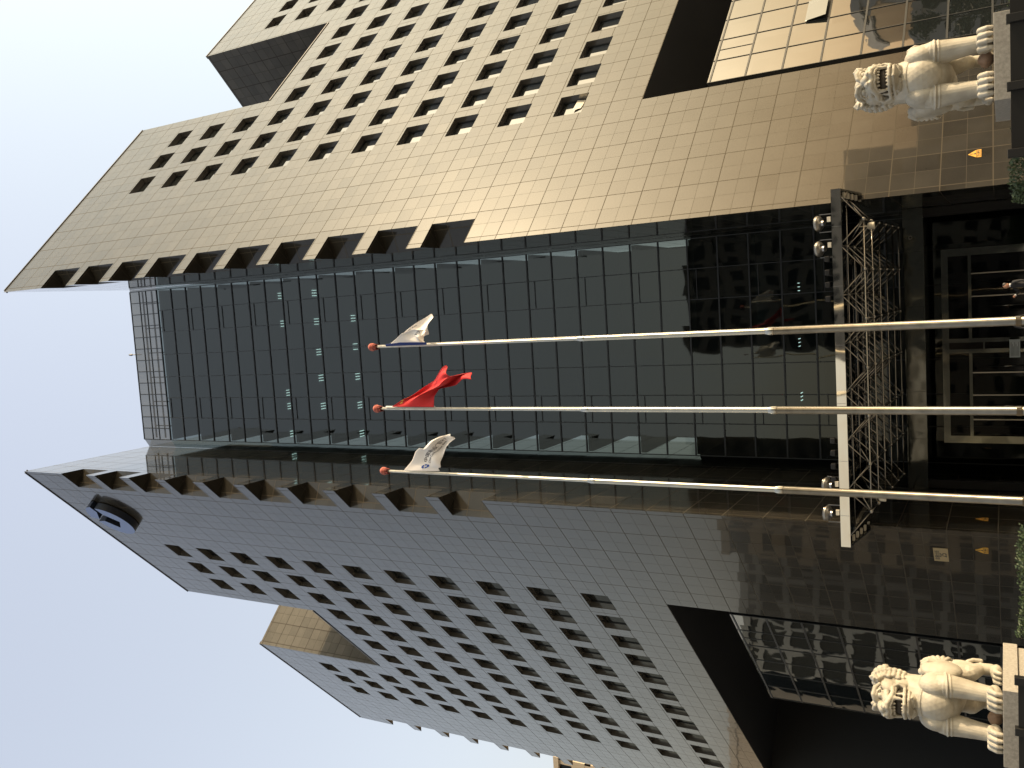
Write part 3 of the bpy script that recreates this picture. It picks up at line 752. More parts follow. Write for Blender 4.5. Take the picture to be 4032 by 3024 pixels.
# ------------------------------------------------------------------ flags
def resample(pts, n):
    L = [0]
    for a, b_ in zip(pts, pts[1:]): L.append(L[-1]+math.dist(a, b_))
    out = []
    for i in range(n+1):
        t = L[-1]*i/n; k_ = 0
        while k_ < len(L)-2 and L[k_+1] < t: k_ += 1
        f = (t-L[k_])/max(1e-9, L[k_+1]-L[k_]); out.append(tuple(a+(b_-a)*f for a, b_ in zip(pts[k_], pts[k_+1])))
    return out
def smooth_curve(pts, n):
    q = resample(pts, n)
    for _ in range(3): q = [q[0]] + [tuple((a+2*b_+c)/4 for a, b_, c in zip(q[i-1], q[i], q[i+1])) for i in range(1, len(q)-1)] + [q[-1]]
    return q
class Patch:
    def __init__(s, hoist, top, fly, bot, fold, y0):
        n = 60
        s.h, s.t, s.f, s.b = resample(hoist, n), smooth_curve(top, n), smooth_curve(fly, n), smooth_curve(bot, n); s.n = n; s.fold = fold; s.y0 = y0
    def at(s, u, v):
        n = s.n
        def lk(c, t):
            t = min(max(t, 0), 1)*n; i = min(int(t), n-1); f = t-i
            return Vector((c[i][0]+(c[i+1][0]-c[i][0])*f, c[i][1]+(c[i+1][1]-c[i][1])*f))
        T, B, Hh, F = lk(s.t, u), lk(s.b, u), lk(s.h, v), lk(s.f, v)
        p = T*(1-v)+B*v + Hh*(1-u)+F*u - (lk(s.t, 0)*(1-u)*(1-v)+lk(s.t, 1)*u*(1-v)+lk(s.b, 0)*(1-u)*v+lk(s.b, 1)*u*v)
        return Vector((p.x, s.y0 + s.fold(u, v), p.y))
    def mesh(s, name, material, parent, nu=70, nv=46, thick=.006):
        V = [s.at(i/nu, j/nv) for j in range(nv+1) for i in range(nu+1)]
        Fc = [(j*(nu+1)+i, j*(nu+1)+i+1, (j+1)*(nu+1)+i+1, (j+1)*(nu+1)+i) for j in range(nv) for i in range(nu)]
        me = D.meshes.new(name); me.from_pydata(V, [], Fc); me.materials.append(M[material])
        for p in me.polygons: p.use_smooth = True
        o = D.objects.new(name, me); COL.objects.link(o); o.parent = parent
        md = o.modifiers.new('cloth', 'SOLIDIFY'); md.thickness = thick; md.offset = 0
        return o
    def letters(s, body, material, parent, u0, v0, u1, v1, hv, name='lettering', lift=.012):
        """lettering lying on the cloth from (u0,v0) to (u1,v1); hv = letter height in v"""
        me = text_mesh(body, 1.0); xs = [v.co.x for v in me.vertices]; ys = [v.co.y for v in me.vertices]
        bm = bmesh.new(); bm.from_mesh(me); bmesh.ops.triangulate(bm, faces=bm.faces)
        bmesh.ops.subdivide_edges(bm, edges=[e for e in bm.edges if e.calc_length() > .2], cuts=1)
        w = max(xs)-min(xs); y0, y1 = min(ys), max(ys)
        for v in bm.verts:
            t = (v.co.x-min(xs))/w; q = (v.co.y-y0)/(y1-y0)-.5
            v.co = s.at(u0+(u1-u0)*t, v0+(v1-v0)*t - q*hv) + Vector((0, -lift, 0))
        bm.to_mesh(me); bm.free(); me.materials.append(M[material]); me.name = name
        o = D.objects.new(name, me); COL.objects.link(o); o.parent = parent
        return o
    def poly(s, pts, material, parent, name, lift=.014):
        V = [s.at(u, v)+Vector((0, -lift, 0)) for u, v in pts]
        me = D.meshes.new(name); me.from_pydata(V, [], [tuple(range(len(V)))]); me.materials.append(M[material])
        o = D.objects.new(name, me); COL.objects.link(o); o.parent = parent; return o

fg = empty('flag', (0, 0, 0), 0, 'white flag with blue emblem and black lettering on the left pole', 'flag')
p1 = Patch([(-5.52, 20.17), (-5.47, 18.62)],
           [(-5.52, 20.17), (-5.15, 19.78), (-4.81, 19.56), (-4.66, 19.35), (-4.72, 19.2), (-4.41, 18.83), (-4.27, 18.52), (-4.2, 18.24)],
           [(-4.2, 18.24), (-4.2, 18.11), (-4.35, 17.98), (-4.41, 18.01)],
           [(-5.47, 18.62), (-5.36, 18.68), (-5.33, 18.53), (-5.15, 18.55), (-4.88, 18.41), (-4.62, 18.3), (-4.49, 18.17), (-4.41, 18.01)],
           lambda u, v: -.04+.16*u*math.sin(2.2*u*3+3.2*v+.4)+.10*u*math.sin(7*v-4*u)+.05*u*math.sin(13*u+9*v), PY-.02)
p1.mesh('cloth', 'flag_white', fg)
def cir(cu, cv, ru, rv, a0, a1, n=20): return [(cu+ru*math.cos(a0+(a1-a0)*i/n), cv+rv*math.sin(a0+(a1-a0)*i/n)) for i in range(n+1)]
def ring_part(P, cu, cv, ru, rv, a0, a1, inner):
    o_ = cir(cu, cv, ru, rv, a0, a1, 14); i_ = cir(cu, cv, ru*inner, rv*inner, a0, a1, 14)
    V = [P.at(u, v)+Vector((0, -.014, 0)) for u, v in o_+i_]; n = 15
    me = D.meshes.new('emblem'); me.from_pydata(V, [], [(k_, k_+1, n+k_+1, n+k_) for k_ in range(14)]); me.materials.append(M['logo_blue']); return me
for a0, a1 in ((.15, 2.9), (3.3, 5.2), (5.4, 6.2)):
    o = D.objects.new('emblem', ring_part(p1, .13, .55, .07, .11, a0, a1, .45)); COL.objects.link(o); o.parent = fg
p1.letters('中国建设银行', 'flag_ink', fg, .24, .44, .86, .44, .15)
p1.letters('China Construction Bank', 'flag_ink', fg, .24, .60, .80, .60, .09)

fr_ = empty('flag', (0, 0, 0), 0, 'red flag with a trace of yellow stars drooping from the middle pole', 'flag')
p2 = Patch([(-3.24, 20.46), (-3.25, 18.67)],
           [(-3.24, 20.46), (-3.0, 20.01), (-2.86, 19.62), (-2.56, 19.13), (-2.34, 18.67), (-1.97, 18.39), (-1.87, 18.29), (-1.83, 18.15)],
           [(-1.83, 18.15), (-1.9, 18.05), (-2.18, 17.78), (-2.17, 17.63), (-2.09, 17.16), (-2.14, 16.99), (-2.29, 16.86)],
           [(-3.25, 18.67), (-2.88, 18.64), (-2.62, 18.42), (-2.55, 17.99), (-2.5, 17.68), (-2.28, 17.31), (-2.27, 17.09), (-2.29, 16.86)],
           lambda u, v: -.05+.20*min(1, u*2)*math.sin(9*v+1.5*u)+.08*u*math.sin(17*v-5*u)+.12*u*math.sin(5*u), PY-.02)
p2.mesh('cloth', 'flag_red', fr_, nu=80, nv=60)
a = MB(); a.tube((-3.245, PY-.02, 18.66), (-3.25, PY-.02, 20.75), .032, n=8); a.build('sleeve', 'shirt', fr_)
def star(cu, cv, r):
    return [(cu+r*(1 if i % 2 == 0 else .4)*math.cos(i*math.pi/5), cv+r*1.4*(1 if i % 2 == 0 else .4)*math.sin(i*math.pi/5)) for i in range(10)]
p2.poly(star(.165, .035, .035), 'star', fr_, 'star'); p2.poly(star(.26, .03, .022), 'star', fr_, 'star'); p2.poly(star(.10, .10, .03), 'star', fr_, 'star')

fw_ = empty('flag', (0, 0, 0), 0, 'folded white flag with a blue hem on the right pole', 'flag')
p3 = Patch([(-1.07, 20.42), (-1.07, 18.90)], [(-1.07, 20.42), (-.64, 19.8), (-.3, 19.2), (-.11, 18.8), (-.07, 18.68)],
           [(-.07, 18.68), (-.19, 18.57), (-.28, 18.62), (-.42, 18.69), (-.68, 18.70), (-.76, 18.77)],
           [(-1.07, 18.90), (-.97, 19.0), (-.84, 19.01), (-.76, 18.77)],
           lambda u, v: .10+.10*u*math.sin(5*v+1)+.08*u*math.sin(9*u+4*v), PY-.02)
p3.mesh('cloth', 'flag_white', fw_)
p4 = Patch([(-1.05, 20.26), (-1.05, 18.88)], [(-1.05, 20.26), (-.99, 20.21), (-.80, 19.90), (-.68, 19.71), (-.57, 19.3), (-.55, 19.13), (-.58, 18.99)],
           [(-.58, 18.99), (-.60, 18.85), (-.66, 18.74), (-.76, 18.77)], [(-1.05, 18.88), (-.97, 18.99), (-.84, 19.01), (-.76, 18.77)],
           lambda u, v: -.14-.06*u+.10*u*math.sin(4*v)+.05*u*math.sin(11*u+5*v), PY-.02)
p4.mesh('cloth_fold', 'flag_white', fw_)
p3.letters('Bank Co', 'flag_ink', fw_, .36, .06, .62, .10, .07)
p4.letters('银行', 'flag_ink', fw_, .50, .74, .84, .50, .20)
a = MB(); a.quad((-1.1, PY-.16, 20.45), (-1.1, PY-.16, 18.72), (-1.02, PY-.19, 18.72), (-1.0, PY-.21, 19.3), (-.985, PY-.22, 19.8), (-1.03, PY-.19, 20.45))
hm = a.build('hem', 'flag_blue', fw_, recalc=False); md = hm.modifiers.new('t', 'SOLIDIFY'); md.thickness = .012

# ------------------------------------------------------------------ rooftop emblem on the left wing
em = empty('emblem_sign', Vector((XL, YA, 0)), R(135), 'large blue disc emblem with a square hole high on the left wing', 'sign')
ec, er, et = (8.85, 92.8), 2.85, .9
def em_piece(name, outline, hole=None):
    me = D.meshes.new(name); bm = bmesh.new()
    y0, y1 = .06, et*K
    loops = []
    for ring in ([outline] + ([hole] if hole else [])):
        loops.append(([bm.verts.new((s*K, y1, H(h))) for s, h in ring], [bm.verts.new((s*K, y0, H(h))) for s, h in ring]))
    for fa_, ba_ in loops:
        n = len(fa_)
        for i in range(n):
            j = (i+1) % n; f = bm.faces.new((fa_[i], fa_[j], ba_[j], ba_[i])); f.material_index = 1
    for k_ in (0, 1):
        es = []
        for lo in loops:
            vs = lo[k_]; n = len(vs)
            for i in range(n):
                e = bm.edges.get((vs[i], vs[(i+1) % n])); es.append(e)
        r = bmesh.ops.triangle_fill(bm, edges=es, use_beauty=True)
        for gme in r['geom']:
            if isinstance(gme, bmesh.types.BMFace): gme.material_index = 0 if k_ == 0 else 1
    bmesh.ops.recalc_face_normals(bm, faces=bm.faces)
    bm.to_mesh(me); bm.free(); me.materials.append(M['blue']); me.materials.append(M['darkblue'])
    o = D.objects.new(name, me); COL.objects.link(o); o.parent = em; return o
# viewer's right is decreasing s: angle measured with +s to the viewer's left
pt = lambda a_, r, dx=0, dz=0: (ec[0]-r*math.cos(R(a_))+dx, ec[1]+r*math.sin(R(a_))+dz)
q = 1.45
main = [pt(a_, er) for a_ in range(96, 366, 9)] + [pt(4, er)] + [(ec[0]-q-.12, ec[1]+.08), (ec[0]-.05, ec[1]-q), (ec[0]+q, ec[1]), (ec[0]+.05, ec[1]+q)]
em_piece('disc', main)
q2 = [pt(a_, er*1.02, -.28, .30) for a_ in range(8, 92, 7)] + [pt(90, er*.62, -.28, .30)] + [pt(12, er*.62, -.28, .30)]
em_piece('quadrant', q2)

# ------------------------------------------------------------------ plates on the stone
def plate_frame(name, origin, ang, label, cat, group=None):
    return empty(name, origin, ang, label, cat, group)
def lettering(body, size, w, loc, rot, material, parent, depth=.002, name='lettering'):
    me = text_mesh(body, size, depth); xs = [v.co.x for v in me.vertices]
    s_ = w/(max(xs)-min(xs)); me.materials.append(M[material])
    o = D.objects.new(name, me); COL.objects.link(o); o.parent = parent; o.location = loc; o.rotation_euler = rot; o.scale = (s_, s_, s_); return o
def warning(origin, ang, label):
    # local x runs to the viewer's right, -y faces the viewer
    root = plate_frame('warning_sign', origin, ang, label, 'warning sign', 'yellow warning signs on the stone')
    a = MB(); w = .235
    T = [(-w, .17), (w, .17), (0, .47)]
    a.quad(*[(x, -.012, z) for x, z in T]); a.quad(*[(x, 0, z) for x, z in reversed(T)])
    for i in range(3):
        (xa, za), (xb, zb) = T[i], T[(i+1) % 3]; a.quad((xa, -.012, za), (xa, 0, za), (xb, 0, zb), (xb, -.012, zb))
    a.build('triangle', 'yellow', root)
    a = MB(); a.box((-w, -.012, 0), (w, 0, .15)); a.build('caption_plate', 'yellow', root)
    a = MB(); a.quad((-.012, -.016, .40), (.035, -.016, .40), (.0, -.016, .335), (.03, -.016, .335), (-.02, -.016, .25), (-.01, -.016, .315), (-.035, -.016, .315)); a.build('bolt_symbol', 'ink', root, recalc=False)
    a = MB(); a.box((-.05, -.017, .19), (.05, -.013, .23)); a.ball((0, -.013, .25), (.03, .004, .025), 10); a.build('figure_symbol', 'ink', root)
    lettering('当心触电', .1, .38, (0, -.014, .095), (R(90), 0, 0), 'ink', root)
    a = MB(); a.box((-.19, -.015, .02), (.19, -.0125, .035)); a.build('caption_line', 'ink', root)
    return root
def on_right(s, h, off=.004): return Vector((XR, YA, 0)) + Vector((C45, C45, 0))*(s*K) + Vector((C45, -C45, 0))*off + Vector((0, 0, H(h)))
def on_left(s, h, off=.004): return Vector((XL, YA, 0)) + Vector((-C45, C45, 0))*(s*K) + Vector((-C45, -C45, 0))*off + Vector((0, 0, H(h)))
warning(on_right(3.11, 1.19), R(45), 'yellow warning sign on the right granite wing')
warning(on_left(2.2, 1.13), R(-45), 'yellow warning sign below the address plate on the left wing')
warning(Vector((XL+.004, 62.65*K, H(1.14))), R(90), 'yellow warning sign seen edge-on on the inner face of the left wing')
ad = empty('address_plate', on_left(3.14, 3.85), R(-45), 'brass address plate reading 25 on the left wing', 'sign')
a = MB(); a.box((-.545, -.02, -.28), (.545, 0, .28)); a.build('plate', 'plate', ad)
lettering('金融大街', .2, .78, (-.03, -.021, .13), (R(90), 0, 0), 'ink', ad)
lettering('25', .2, .34, (.0, -.021, -.10), (R(90), 0, 0), 'ink', ad)

# ------------------------------------------------------------------ lions
ICO = {}
for sub_ in (1, 2, 3):
    bm = bmesh.new(); bmesh.ops.create_icosphere(bm, subdivisions=sub_, radius=1)
    ICO[sub_] = ([v.co.copy() for v in bm.verts], [tuple(v.index for v in f.verts) for f in bm.faces]); bm.free()
def metalion(head_yaw, head_x=0):
    VV, FF = [], []
    HM = [Matrix.Identity(4)]
    def put(verts, faces, mm):
        k_ = len(VV); VV.extend(mm @ v for v in verts); FF.extend(tuple(i+k_ for i in f) for f in faces)
    def Ell(c, r, rot=(0, 0, 0), sub=3):
        mm = HM[0] @ Matrix.Translation(c) @ Matrix.Rotation(rot[2], 4, 'Z') @ Matrix.Rotation(rot[1], 4, 'Y') @ Matrix.Rotation(rot[0], 4, 'X') @ Matrix.Diagonal((*r, 1))
        put(*ICO[sub], mm)
    def Cap(p0, p1, r0, r1, seg=14):
        p0, p1 = Vector(p0), Vector(p1); d = p1-p0
        if d.length > 1e-5:
            a = d.orthogonal().normalized(); b = d.cross(a).normalized(); n = seg; vs = []
            for p, r in ((p0, r0), (p1, r1)):
                for i in range(n): t_ = 2*math.pi*i/n; vs.append(p + a*(r*math.cos(t_)) + b*(r*math.sin(t_)))
            put(vs, [(i, (i+1) % n, n+(i+1) % n, n+i) for i in range(n)] + [tuple(range(n-1, -1, -1)), tuple(range(n, 2*n))], HM[0])
        Ell(p0, (r0,)*3, sub=2); Ell(p1, (r1,)*3, sub=2)
    def Chain(pts, r):
        rr = r if isinstance(r, (list, tuple)) else [r]*len(pts)
        for i in range(len(pts)-1): Cap(pts[i], pts[i+1], rr[i], rr[i+1], 20 if rr[i] > .15 else 10)
    def Ring(c, RR, r, tiltx=0, seg=22, ry=None):
        ry = ry or RR
        P = [(c[0]+RR*math.cos(2*math.pi*i/seg), c[1]+ry*math.sin(2*math.pi*i/seg), c[2]+tiltx*math.sin(2*math.pi*i/seg)) for i in range(seg+1)]
        Chain(P, r)
    # trunk and chest
    Cap((0, -.40, 1.58), (0, .85, 1.48), .62, .55, 20)
    Ell((0, -.62, 1.74), (.76, .58, .64)); Ell((0, -.55, 1.56), (.66, .54, .54)); Ell((0, -.86, 1.74), (.58, .42, .52))
    Cap((0, -.50, 1.95), (0, -.30, 2.6), .70, .60, 20); Ell((0, -.50, 2.12), (.66, .56, .40))
    for sx in (-1, 1):
        Ell((sx*.60, -.74, 1.72), (.37, .44, .50))
        Chain([(sx*.66, -.80, 1.50), (sx*.66, -.84, 1.1), (sx*.66, -.92, .70), (sx*.66, -.98, .36)], [.375, .335, .285, .255])
        Ring((sx*.66, -.80, 1.46), .385, .03, .05); Ring((sx*.66, -.80, 1.36), .37, .022, .05)
        Ell((sx*.66, -1.08, .20), (.34, .40, .21))
        for k_, tx_ in enumerate((-.255, -.085, .085, .255)):
            fwd = .06 if k_ in (1, 2) else 0
            Chain([(sx*.66+tx_, -1.14-fwd, .30), (sx*.66+tx_*1.05, -1.36-fwd, .30), (sx*.66+tx_*1.1, -1.50-fwd, .15), (sx*.66+tx_*1.1, -1.50-fwd, .05)], [.10, .105, .085, .07])
        Ell((sx*.66, -.80, .25), (.20, .22, .14))
        # hind leg
        Ell((sx*.55, .72, 1.15), (.32, .50, .58)); Chain([(sx*.58, .55, .9), (sx*.60, .95, .62), (sx*.60, 1.0, .30)], [.28, .20, .19])
        Ell((sx*.60, .80, .17), (.26, .36, .17))
        for tx_ in (-.17, 0, .17): Chain([(sx*.60+tx_, .62, .20), (sx*.60+tx_, .45, .18), (sx*.60+tx_, .38, .07)], [.09, .09, .07])
        Chain([(sx*.80, .95, .95), (sx*.82, 1.1, .8), (sx*.80, 1.15, .6)], .07)
        # carved flank slab with flutes
        Ell((sx*.90, -.16, 1.60), (.24, .50, .56)); Ell((sx*.88, -.12, 1.90), (.24, .46, .32))
        for i in range(7):
            an = R(-25+i*22); Chain([(sx*1.08, -.05+.18*math.cos(an), 1.62+.18*math.sin(an)), (sx*1.12, -.05+.36*math.cos(an), 1.62+.38*math.sin(an)), (sx*1.02, -.05+.50*math.cos(an), 1.62+.56*math.sin(an))], [.05, .065, .05])
    Cap((0, 1.25, 1.5), (0, 1.42, 2.0), .2, .13); Ell((0, 1.42, 2.15), (.2, .16, .26))
    Ring((0, -.47, 2.16), .70, .018, 0, 30, .66)
    # ---- head
    HM[0] = Matrix.Translation((head_x, -.38, 2.95)) @ Matrix.Rotation(head_yaw, 4, 'Z') @ Matrix.Translation((0, -.12, 0))
    Ell((0, .12, .12), (.56, .58, .46)); Ell((0, .34, -.05), (.66, .46, .62)); Ell((0, .15, -.42), (.50, .42, .30))
    Ell((0, -.12, .44), (.34, .36, .17)); Ell((0, -.20, .50), (.16, .25, .11))
    # muzzle, nose, lips
    Ell((0, -.36, .12), (.50, .46, .18)); Ell((0, -.62, .10), (.40, .28, .15))
    Cap((0, -.40, .30), (0, -.80, .24), .14, .13); Ell((0, -.88, .22), (.15, .12, .11))
    for sx in (-1, 1):
        Ell((sx*.15, -.88, .18), (.12, .11, .09)); Ring((sx*.16, -.965, .17), .045, .028, .0, 8)
        Chain([(sx*.02, -.93, .06), (sx*.14, -.95, .10), (sx*.27, -.88, .09), (sx*.37, -.74, .01), (sx*.46, -.56, -.05), (sx*.53, -.36, -.04)], [.06, .075, .08, .08, .07, .055])
        Chain([(sx*.02, -.91, -.025), (sx*.13, -.92, .0), (sx*.25, -.86, -.015), (sx*.36, -.74, -.07), (sx*.43, -.56, -.11), (sx*.50, -.34, -.12)], .038)
        Ell((sx*.44, -.18, .06), (.18, .30, .26)); Ell((sx*.50, -.06, -.26), (.12, .22, .24))
        # eye, lids, brow
        Ell((sx*.27, -.545, .305), (.098, .085, .082))
        Chain([(sx*.11, -.60, .30), (sx*.16, -.62, .385), (sx*.28, -.60, .42), (sx*.40, -.50, .385), (sx*.43, -.42, .31)], .035)
        Chain([(sx*.13, -.60, .25), (sx*.27, -.62, .215), (sx*.41, -.48, .25)], .035)
        Chain([(sx*.06, -.60, .36), (sx*.13, -.62, .46), (sx*.30, -.57, .50), (sx*.45, -.40, .45), (sx*.50, -.24, .35)], [.06, .07, .075, .07, .05])
        # ear
        Ell((sx*.52, -.02, .50), (.13, .11, .15), (0, sx*.3, 0)); Ring((sx*.56, -.10, .52), .07, .035, 0, 10, .03)
        Chain([(sx*.48, -.1, .40), (sx*.60, -.12, .42), (sx*.64, -.06, .55), (sx*.55, -.02, .63)], .05)
        # jaw corner
        Chain([(sx*.53, -.30, -.06), (sx*.59, -.22, -.21), (sx*.53, -.30, -.37)], [.055, .06, .055])
    # lower jaw
    Ell((0, -.34, -.46), (.46, .46, .10)); Ell((0, -.74, -.47), (.28, .14, .10)); Ell((0, -.60, -.53), (.36, .22, .08))
    Chain([(-.52, -.30, -.37), (-.45, -.60, -.38), (-.27, -.84, -.385), (0, -.90, -.38), (.27, -.84, -.385), (.45, -.60, -.38), (.52, -.30, -.37)], .05)
    Chain([(-.46, -.38, -.50), (-.36, -.70, -.50), (0, -.88, -.49), (.36, -.70, -.50), (.46, -.38, -.50)], .045)
    # teeth
    for i in range(-3, 4):
        x_ = i*.105; y_ = -.86+.9*x_*x_*1.6
        Ell((x_, y_+.02, -.085), (.046, .04, .06), sub=2); Ell((x_, y_+.05, -.33), (.044, .036, .05), sub=2)
    for sx in (-1, 1):
        Cap((sx*.37, -.68, -.06), (sx*.36, -.68, -.27), .072, .045); Cap((sx*.45, -.52, -.38), (sx*.43, -.54, -.20), .055, .035)
    # mane: strands running back from the face, each ending in a curl
    for sx in (-1, 1):
        for i in range(12):
            an = R(62-i*13.5); cz, cx = math.sin(an), math.cos(an)
            z0 = .02+.52*cz; x0 = .50*cx+.04
            Chain([(sx*x0, -.06, z0*.92), (sx*(x0+.10), .14, z0*1.02), (sx*(x0+.11), .34, z0*1.08)], [.045, .06, .055])
            Ell((sx*(x0+.13), .02+.06*(i % 2), z0*1.08), (.085, .085, .085), sub=2); Ell((sx*(x0+.12), .36, z0*1.12), (.10, .10, .10), sub=2)
            if i > 5: Ell((sx*(x0*.8+.06), .0, z0*1.1-.06), (.075, .075, .075), sub=2)
        # beard scrolls
        Ell((sx*.20, -.46, -.58), (.24, .22, .15))
        for k_, (ax, az_) in enumerate(((.30, -.585), (.13, -.62))):
            for w_ in range(14):
                t_ = w_/13*2*math.pi*1.6; rr_ = .11*(1-w_/16)
                Ell((sx*(ax+rr_*math.cos(t_)), -.60-.03*k_, az_+rr_*math.sin(t_)*.7), (.03, .05, .03), sub=1)
    for i in range(9):
        an = R(20+i*17.5); Ell((.55*math.cos(an), .62, .1+.50*math.sin(an)), (.13, .14, .13), sub=2)
    me = D.meshes.new('body'); me.from_pydata(VV, [], FF)
    o = D.objects.new('body', me); COL.objects.link(o)
    md = o.modifiers.new('r', 'REMESH'); md.mode = 'VOXEL'; md.voxel_size = .0145; md.adaptivity = 0; md.use_smooth_shade = True
    sm = o.modifiers.new('s', 'SMOOTH'); sm.factor = .5; sm.iterations = 1
    bpy.context.view_layer.update()
    out = D.meshes.new_from_object(o.evaluated_get(bpy.context.evaluated_depsgraph_get())); out.name = 'body'
    for p in out.polygons: p.use_smooth = True
    out.materials.clear(); out.materials.append(M['marble'])
    D.objects.remove(o); D.meshes.remove(me)
    return out, HM[0]
def lion(x, yaw, label, hx=0):
    root = empty('lion_statue', (x, 27.55, 1.795), 0, label, 'statue'); root.scale = (.86, .95, .965)
    me, hm_ = metalion(yaw, hx)
    o = D.objects.new('body', me); COL.objects.link(o); o.parent = root
    a = MB(); a.ball((0, 0, 0), (.47, .26, .16), 16); mo = a.build('mouth_cavity', 'mouth_shade', root, smooth=True); mo.matrix_local = hm_ @ Matrix.Translation((0, -.46, -.22))
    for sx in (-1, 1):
        a = MB(); a.ball((0, 0, 0), (.036, .03, .03), 10); n_ = a.build('nostril', 'mouth_shade', root, smooth=True); n_.matrix_local = hm_ @ Matrix.Translation((sx*.16, -.965, .165))
    return root
lion(-12.12, R(-13), 'white marble guardian lion on the left pedestal, head turned away from the door')
lion(5.48, R(4), 'white marble guardian lion on the right pedestal, staring straight ahead')
for x, lab in ((-12.12, 'brown carved stone between the front paws of the left lion'), (5.48, 'brown carved stone between the front paws of the right lion')):
    a = MB(); a.ball((0, 0, 0), (.21, .22, .19), 18)
    b_ = a.build('stone_ball', 'ball', None, smooth=True); b_.location = (x-.24 if x < 0 else x+.20, 26.9, 1.985)
    dm = b_.modifiers.new('d', 'DISPLACE'); tex = D.textures.new('lumps', 'CLOUDS'); tex.noise_scale = .12; dm.texture = tex; dm.strength = .07
    tag(b_, lab, 'stone ball')
for x, lab in ((-12.12, 'granite pedestal under the left lion'), (5.48, 'granite pedestal under the right lion')):
    root = empty('pedestal', (x, 27.57, 0), 0, lab, 'pedestal')
    a = MB(); a.box((-1.08, -1.76, 1.42), (1.08, 1.76, 1.79)); a.build('slab', 'pedestal', root, bevel=.012)
    a = MB(); a.box((-1.0, -1.68, .22), (1.0, 1.68, 1.417)); a.build('plinth', 'pedestal', root, bevel=.01)
    a = MB(); a.box((-1.15, -1.83, 0), (1.15, 1.83, .217)); a.build('footing', 'pedestal', root, bevel=.01)

# ------------------------------------------------------------------ low black fence and hedge in the foreground
def fence(x0, x1, y, label, step=1.22):
    root = empty('stone_fence', ((x0+x1)/2, y, 0), 0, label, 'fence'); L = (x1-x0)/2
    a = MB(); a.box((-L, -.05, .1), (L, .05, 1.44)); a.build('panel', 'black_stone', root)
    n = int((x1-x0)/step); pr = None
    for i in range(n+1):
        loc = (-L+i*(2*L)/n, -.02, 0)
        if pr is None:
            a = MB(); a.box((-.10, -.10, 0), (.10, .10, 1.52)); pr = a.build('post', 'black_metal', root, bevel=.01); pr.location = loc
        else: inst(pr, root, loc)
    return root
fence(-14.2, -10.2, 24.6, 'low black stone fence in front of the left pedestal')
fence(2.9, 7.6, 24.6, 'low black stone fence in front of the right pedestal')
def hedge(x0, x1, y0, y1, h, label):
    a = MB(); rnd = random.Random(int(x0*10)+5); n = int((x1-x0)*1000)
    for i in range(n):
        x = rnd.uniform(x0, x1); y = y0+(y1-y0)*rnd.random()**1.8; z = h*(.25+.75*rnd.random()**.5)+rnd.uniform(-.05, .05)+.05*math.sin(x*3)
        d = Vector((rnd.gauss(0, 1), rnd.gauss(0, 1), rnd.gauss(.4, .7))).normalized(); t_ = d.orthogonal().normalized(); u_ = d.cross(t_)
        s_ = rnd.uniform(.025, .05); c = Vector((x, y, z)); a.quad(c+t_*s_, c+u_*s_*.6, c-t_*s_, c-u_*s_*.6)
    a.box((x0+.22, y0+.22, 0), (x1-.22, y1-.22, h*.8), mi=1)
    o = a.build('hedge', ['leaf', 'leaf_dark'], None, merge=False, recalc=False); return tag(o, label, 'hedge')
hedge(-10.0, -6.9, 27.0, 28.0, 1.37, 'clipped green hedge beside the left pedestal')
hedge(1.9, 4.1, 27.0, 28.0, 1.42, 'clipped green hedge beside the right pedestal')
hedge(7.2, 12.0, 27.0, 28.2, 1.46, 'clipped green hedge beyond the right lion')

